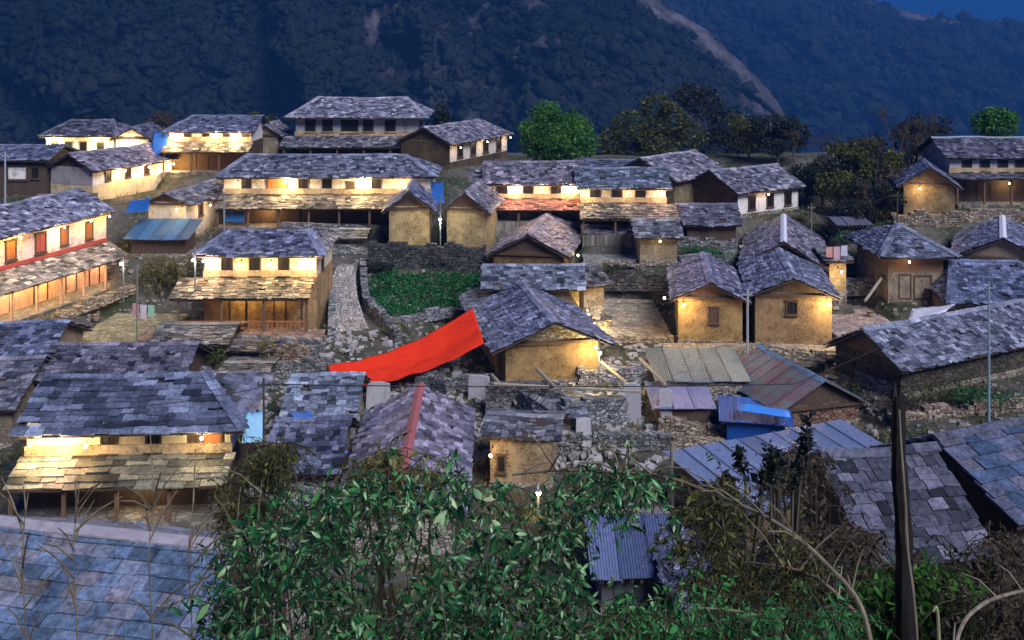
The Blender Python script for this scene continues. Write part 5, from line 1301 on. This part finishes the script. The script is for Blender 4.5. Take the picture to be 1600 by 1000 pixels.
stem('curved stem entering from the bottom right corner', [(1480,1080),(1500,985),(1530,948),(1570,930),(1640,915)], .013, .010, 6.0, 7, (.85, .8, .78), side=5)
stem('pale upright stalk between the post and the right corner stem', [(1470,1100),(1465,960),(1458,955)], .014, .007, 6.5, 6.5, (1.6, 1.7, 1.1))
stem('thin stem slanting through the ferns', [(1260,1040),(1210,975),(1150,955),(1090,950)], .012, .006, 6.5, 7, (1.5, 1.6, 1.3))
stem('bare branch crossing under the arching stem', [(1340,960),(1270,900),(1180,880),(1120,885)], .014, .006, 7.5, 8.5, (1.0, .9, .8), side=8)
# the post
A = W(1422, 1130, 6.8); T = W(1402, 618, 6.9)
root = empty('wooden_post', A); tag(root, 'tall dark weathered wooden post standing in the right foreground', 'post')
b = MB(); D = T-A; pts = [D*(i/12) + Vector((.012*math.sin(i*1.7), 0, 0)) for i in range(13)]
pts = [D*(i/40) + Vector((.006*math.sin(i*.35), 0, 0)) for i in range(41)]; rq = random.Random(3); b.tube(pts, [.068 - .026*i/40 + .0015*math.sin(i*.9) + rq.uniform(-.0012, .0012) for i in range(41)], 9); b.v = [(x+rq.gauss(0, .0018), y+rq.gauss(0, .0018), z) for x, y, z in b.v]; b.tube([T-A-Vector((.02, 0, .02)), T-A+Vector((-.015, 0, .09))], [.03, .004], 5); b.tube([T-A-Vector((-.02, 0, .02)), T-A+Vector((.02, 0, .05))], [.025, .004], 5); b.build('shaft', 'bark', root, color=(.2, .17, .17))
b = MB(); b.tube([D*.50+Vector((.05, -.03, 0)), D*.52+Vector((.10, -.04, .02))], [.03, .02], 6); b.build('knot', 'bark', root, color=(.5, .4, .4))
stem('thin grey vine climbing the dark wooden post', [(1438,1080),(1428,940),(1418,860),(1414,780),(1408,700),(1405,640)], .012, .007, 6.66, 6.78, (.8, .75, .7), name='vine')
# dark budding twigs before the flat roof
def catkin(label, px, rt, rb_, d, seed, k=3):
    rr = random.Random(seed); A = W(px, rb_, d); root = empty('budding_branch', A); tag(root, label, 'branch', 'budding branches before the flat roof')
    H_ = (W(px, rt, d)-A).z; b = MB(); P = []
    for i in range(k):
        P = []
        e = Vector((rr.uniform(-.12, .2)*(1+i*.5), rr.uniform(-.1, .1), H_*(1-.16*i))); m = e*.5 + Vector((rr.uniform(-.05, .05), 0, 0))
        b.tube([(0, 0, -.8), m, e], [.02, .013, .006], 5)
        for j in range(90):
            f = rr.uniform(.35, 1); p = m.lerp(e, (f-.35)/.65); P.append(tuple(p + Vector((rr.gauss(0, .02), rr.gauss(0, .02), 0))))
        V, Fc, rn = leaves(np.array(P), .05, 1, droop=-.2, aspect=.6, rs=seed+i); np_mesh('bud_cluster', V, Fc, 'leaf_dark', rn, root)
    b.build('stem', 'bark', root)
catkin('left budding branch before the flat roof', 1168, 700, 800, 9, 1)
catkin('right and tallest budding branch before the flat roof', 1236, 655, 800, 9, 2, 4)
catkin('short budding branch left of the tallest one', 1212, 695, 790, 9.2, 3, 2)
catkin('low curled budding twig left of the left budding branch', 1140, 738, 790, 9, 4, 2)
# thin dry stalks over the lower left
for i, (px, lab) in enumerate([(40, 'dry upright stalk nearest the left edge'), (120, 'thin dry stalk second from the left edge'), (238, 'thin dry stalk before the middle of the yellow-lit house'), (300, 'thin dry stalk before the right end of the near slab roof'), (372, 'tall dry stalk at the left of the leafy shrub'), (405, 'darkest tall stalk at the left of the leafy shrub')]):
    stem(lab, [(px+6, 1100), (px, 980), (px-5, 860), (px+4, 770-10*(i % 3))], .006, .003, 7.2, 7.6, (.7, .62, .5), name='dry_stalk', side=10, seed=i)
# clear the helper variable so nothing unnamed stays behind
for ob in list(bpy.data.objects):
    if ob.users_collection == (): bpy.data.objects.remove(ob)
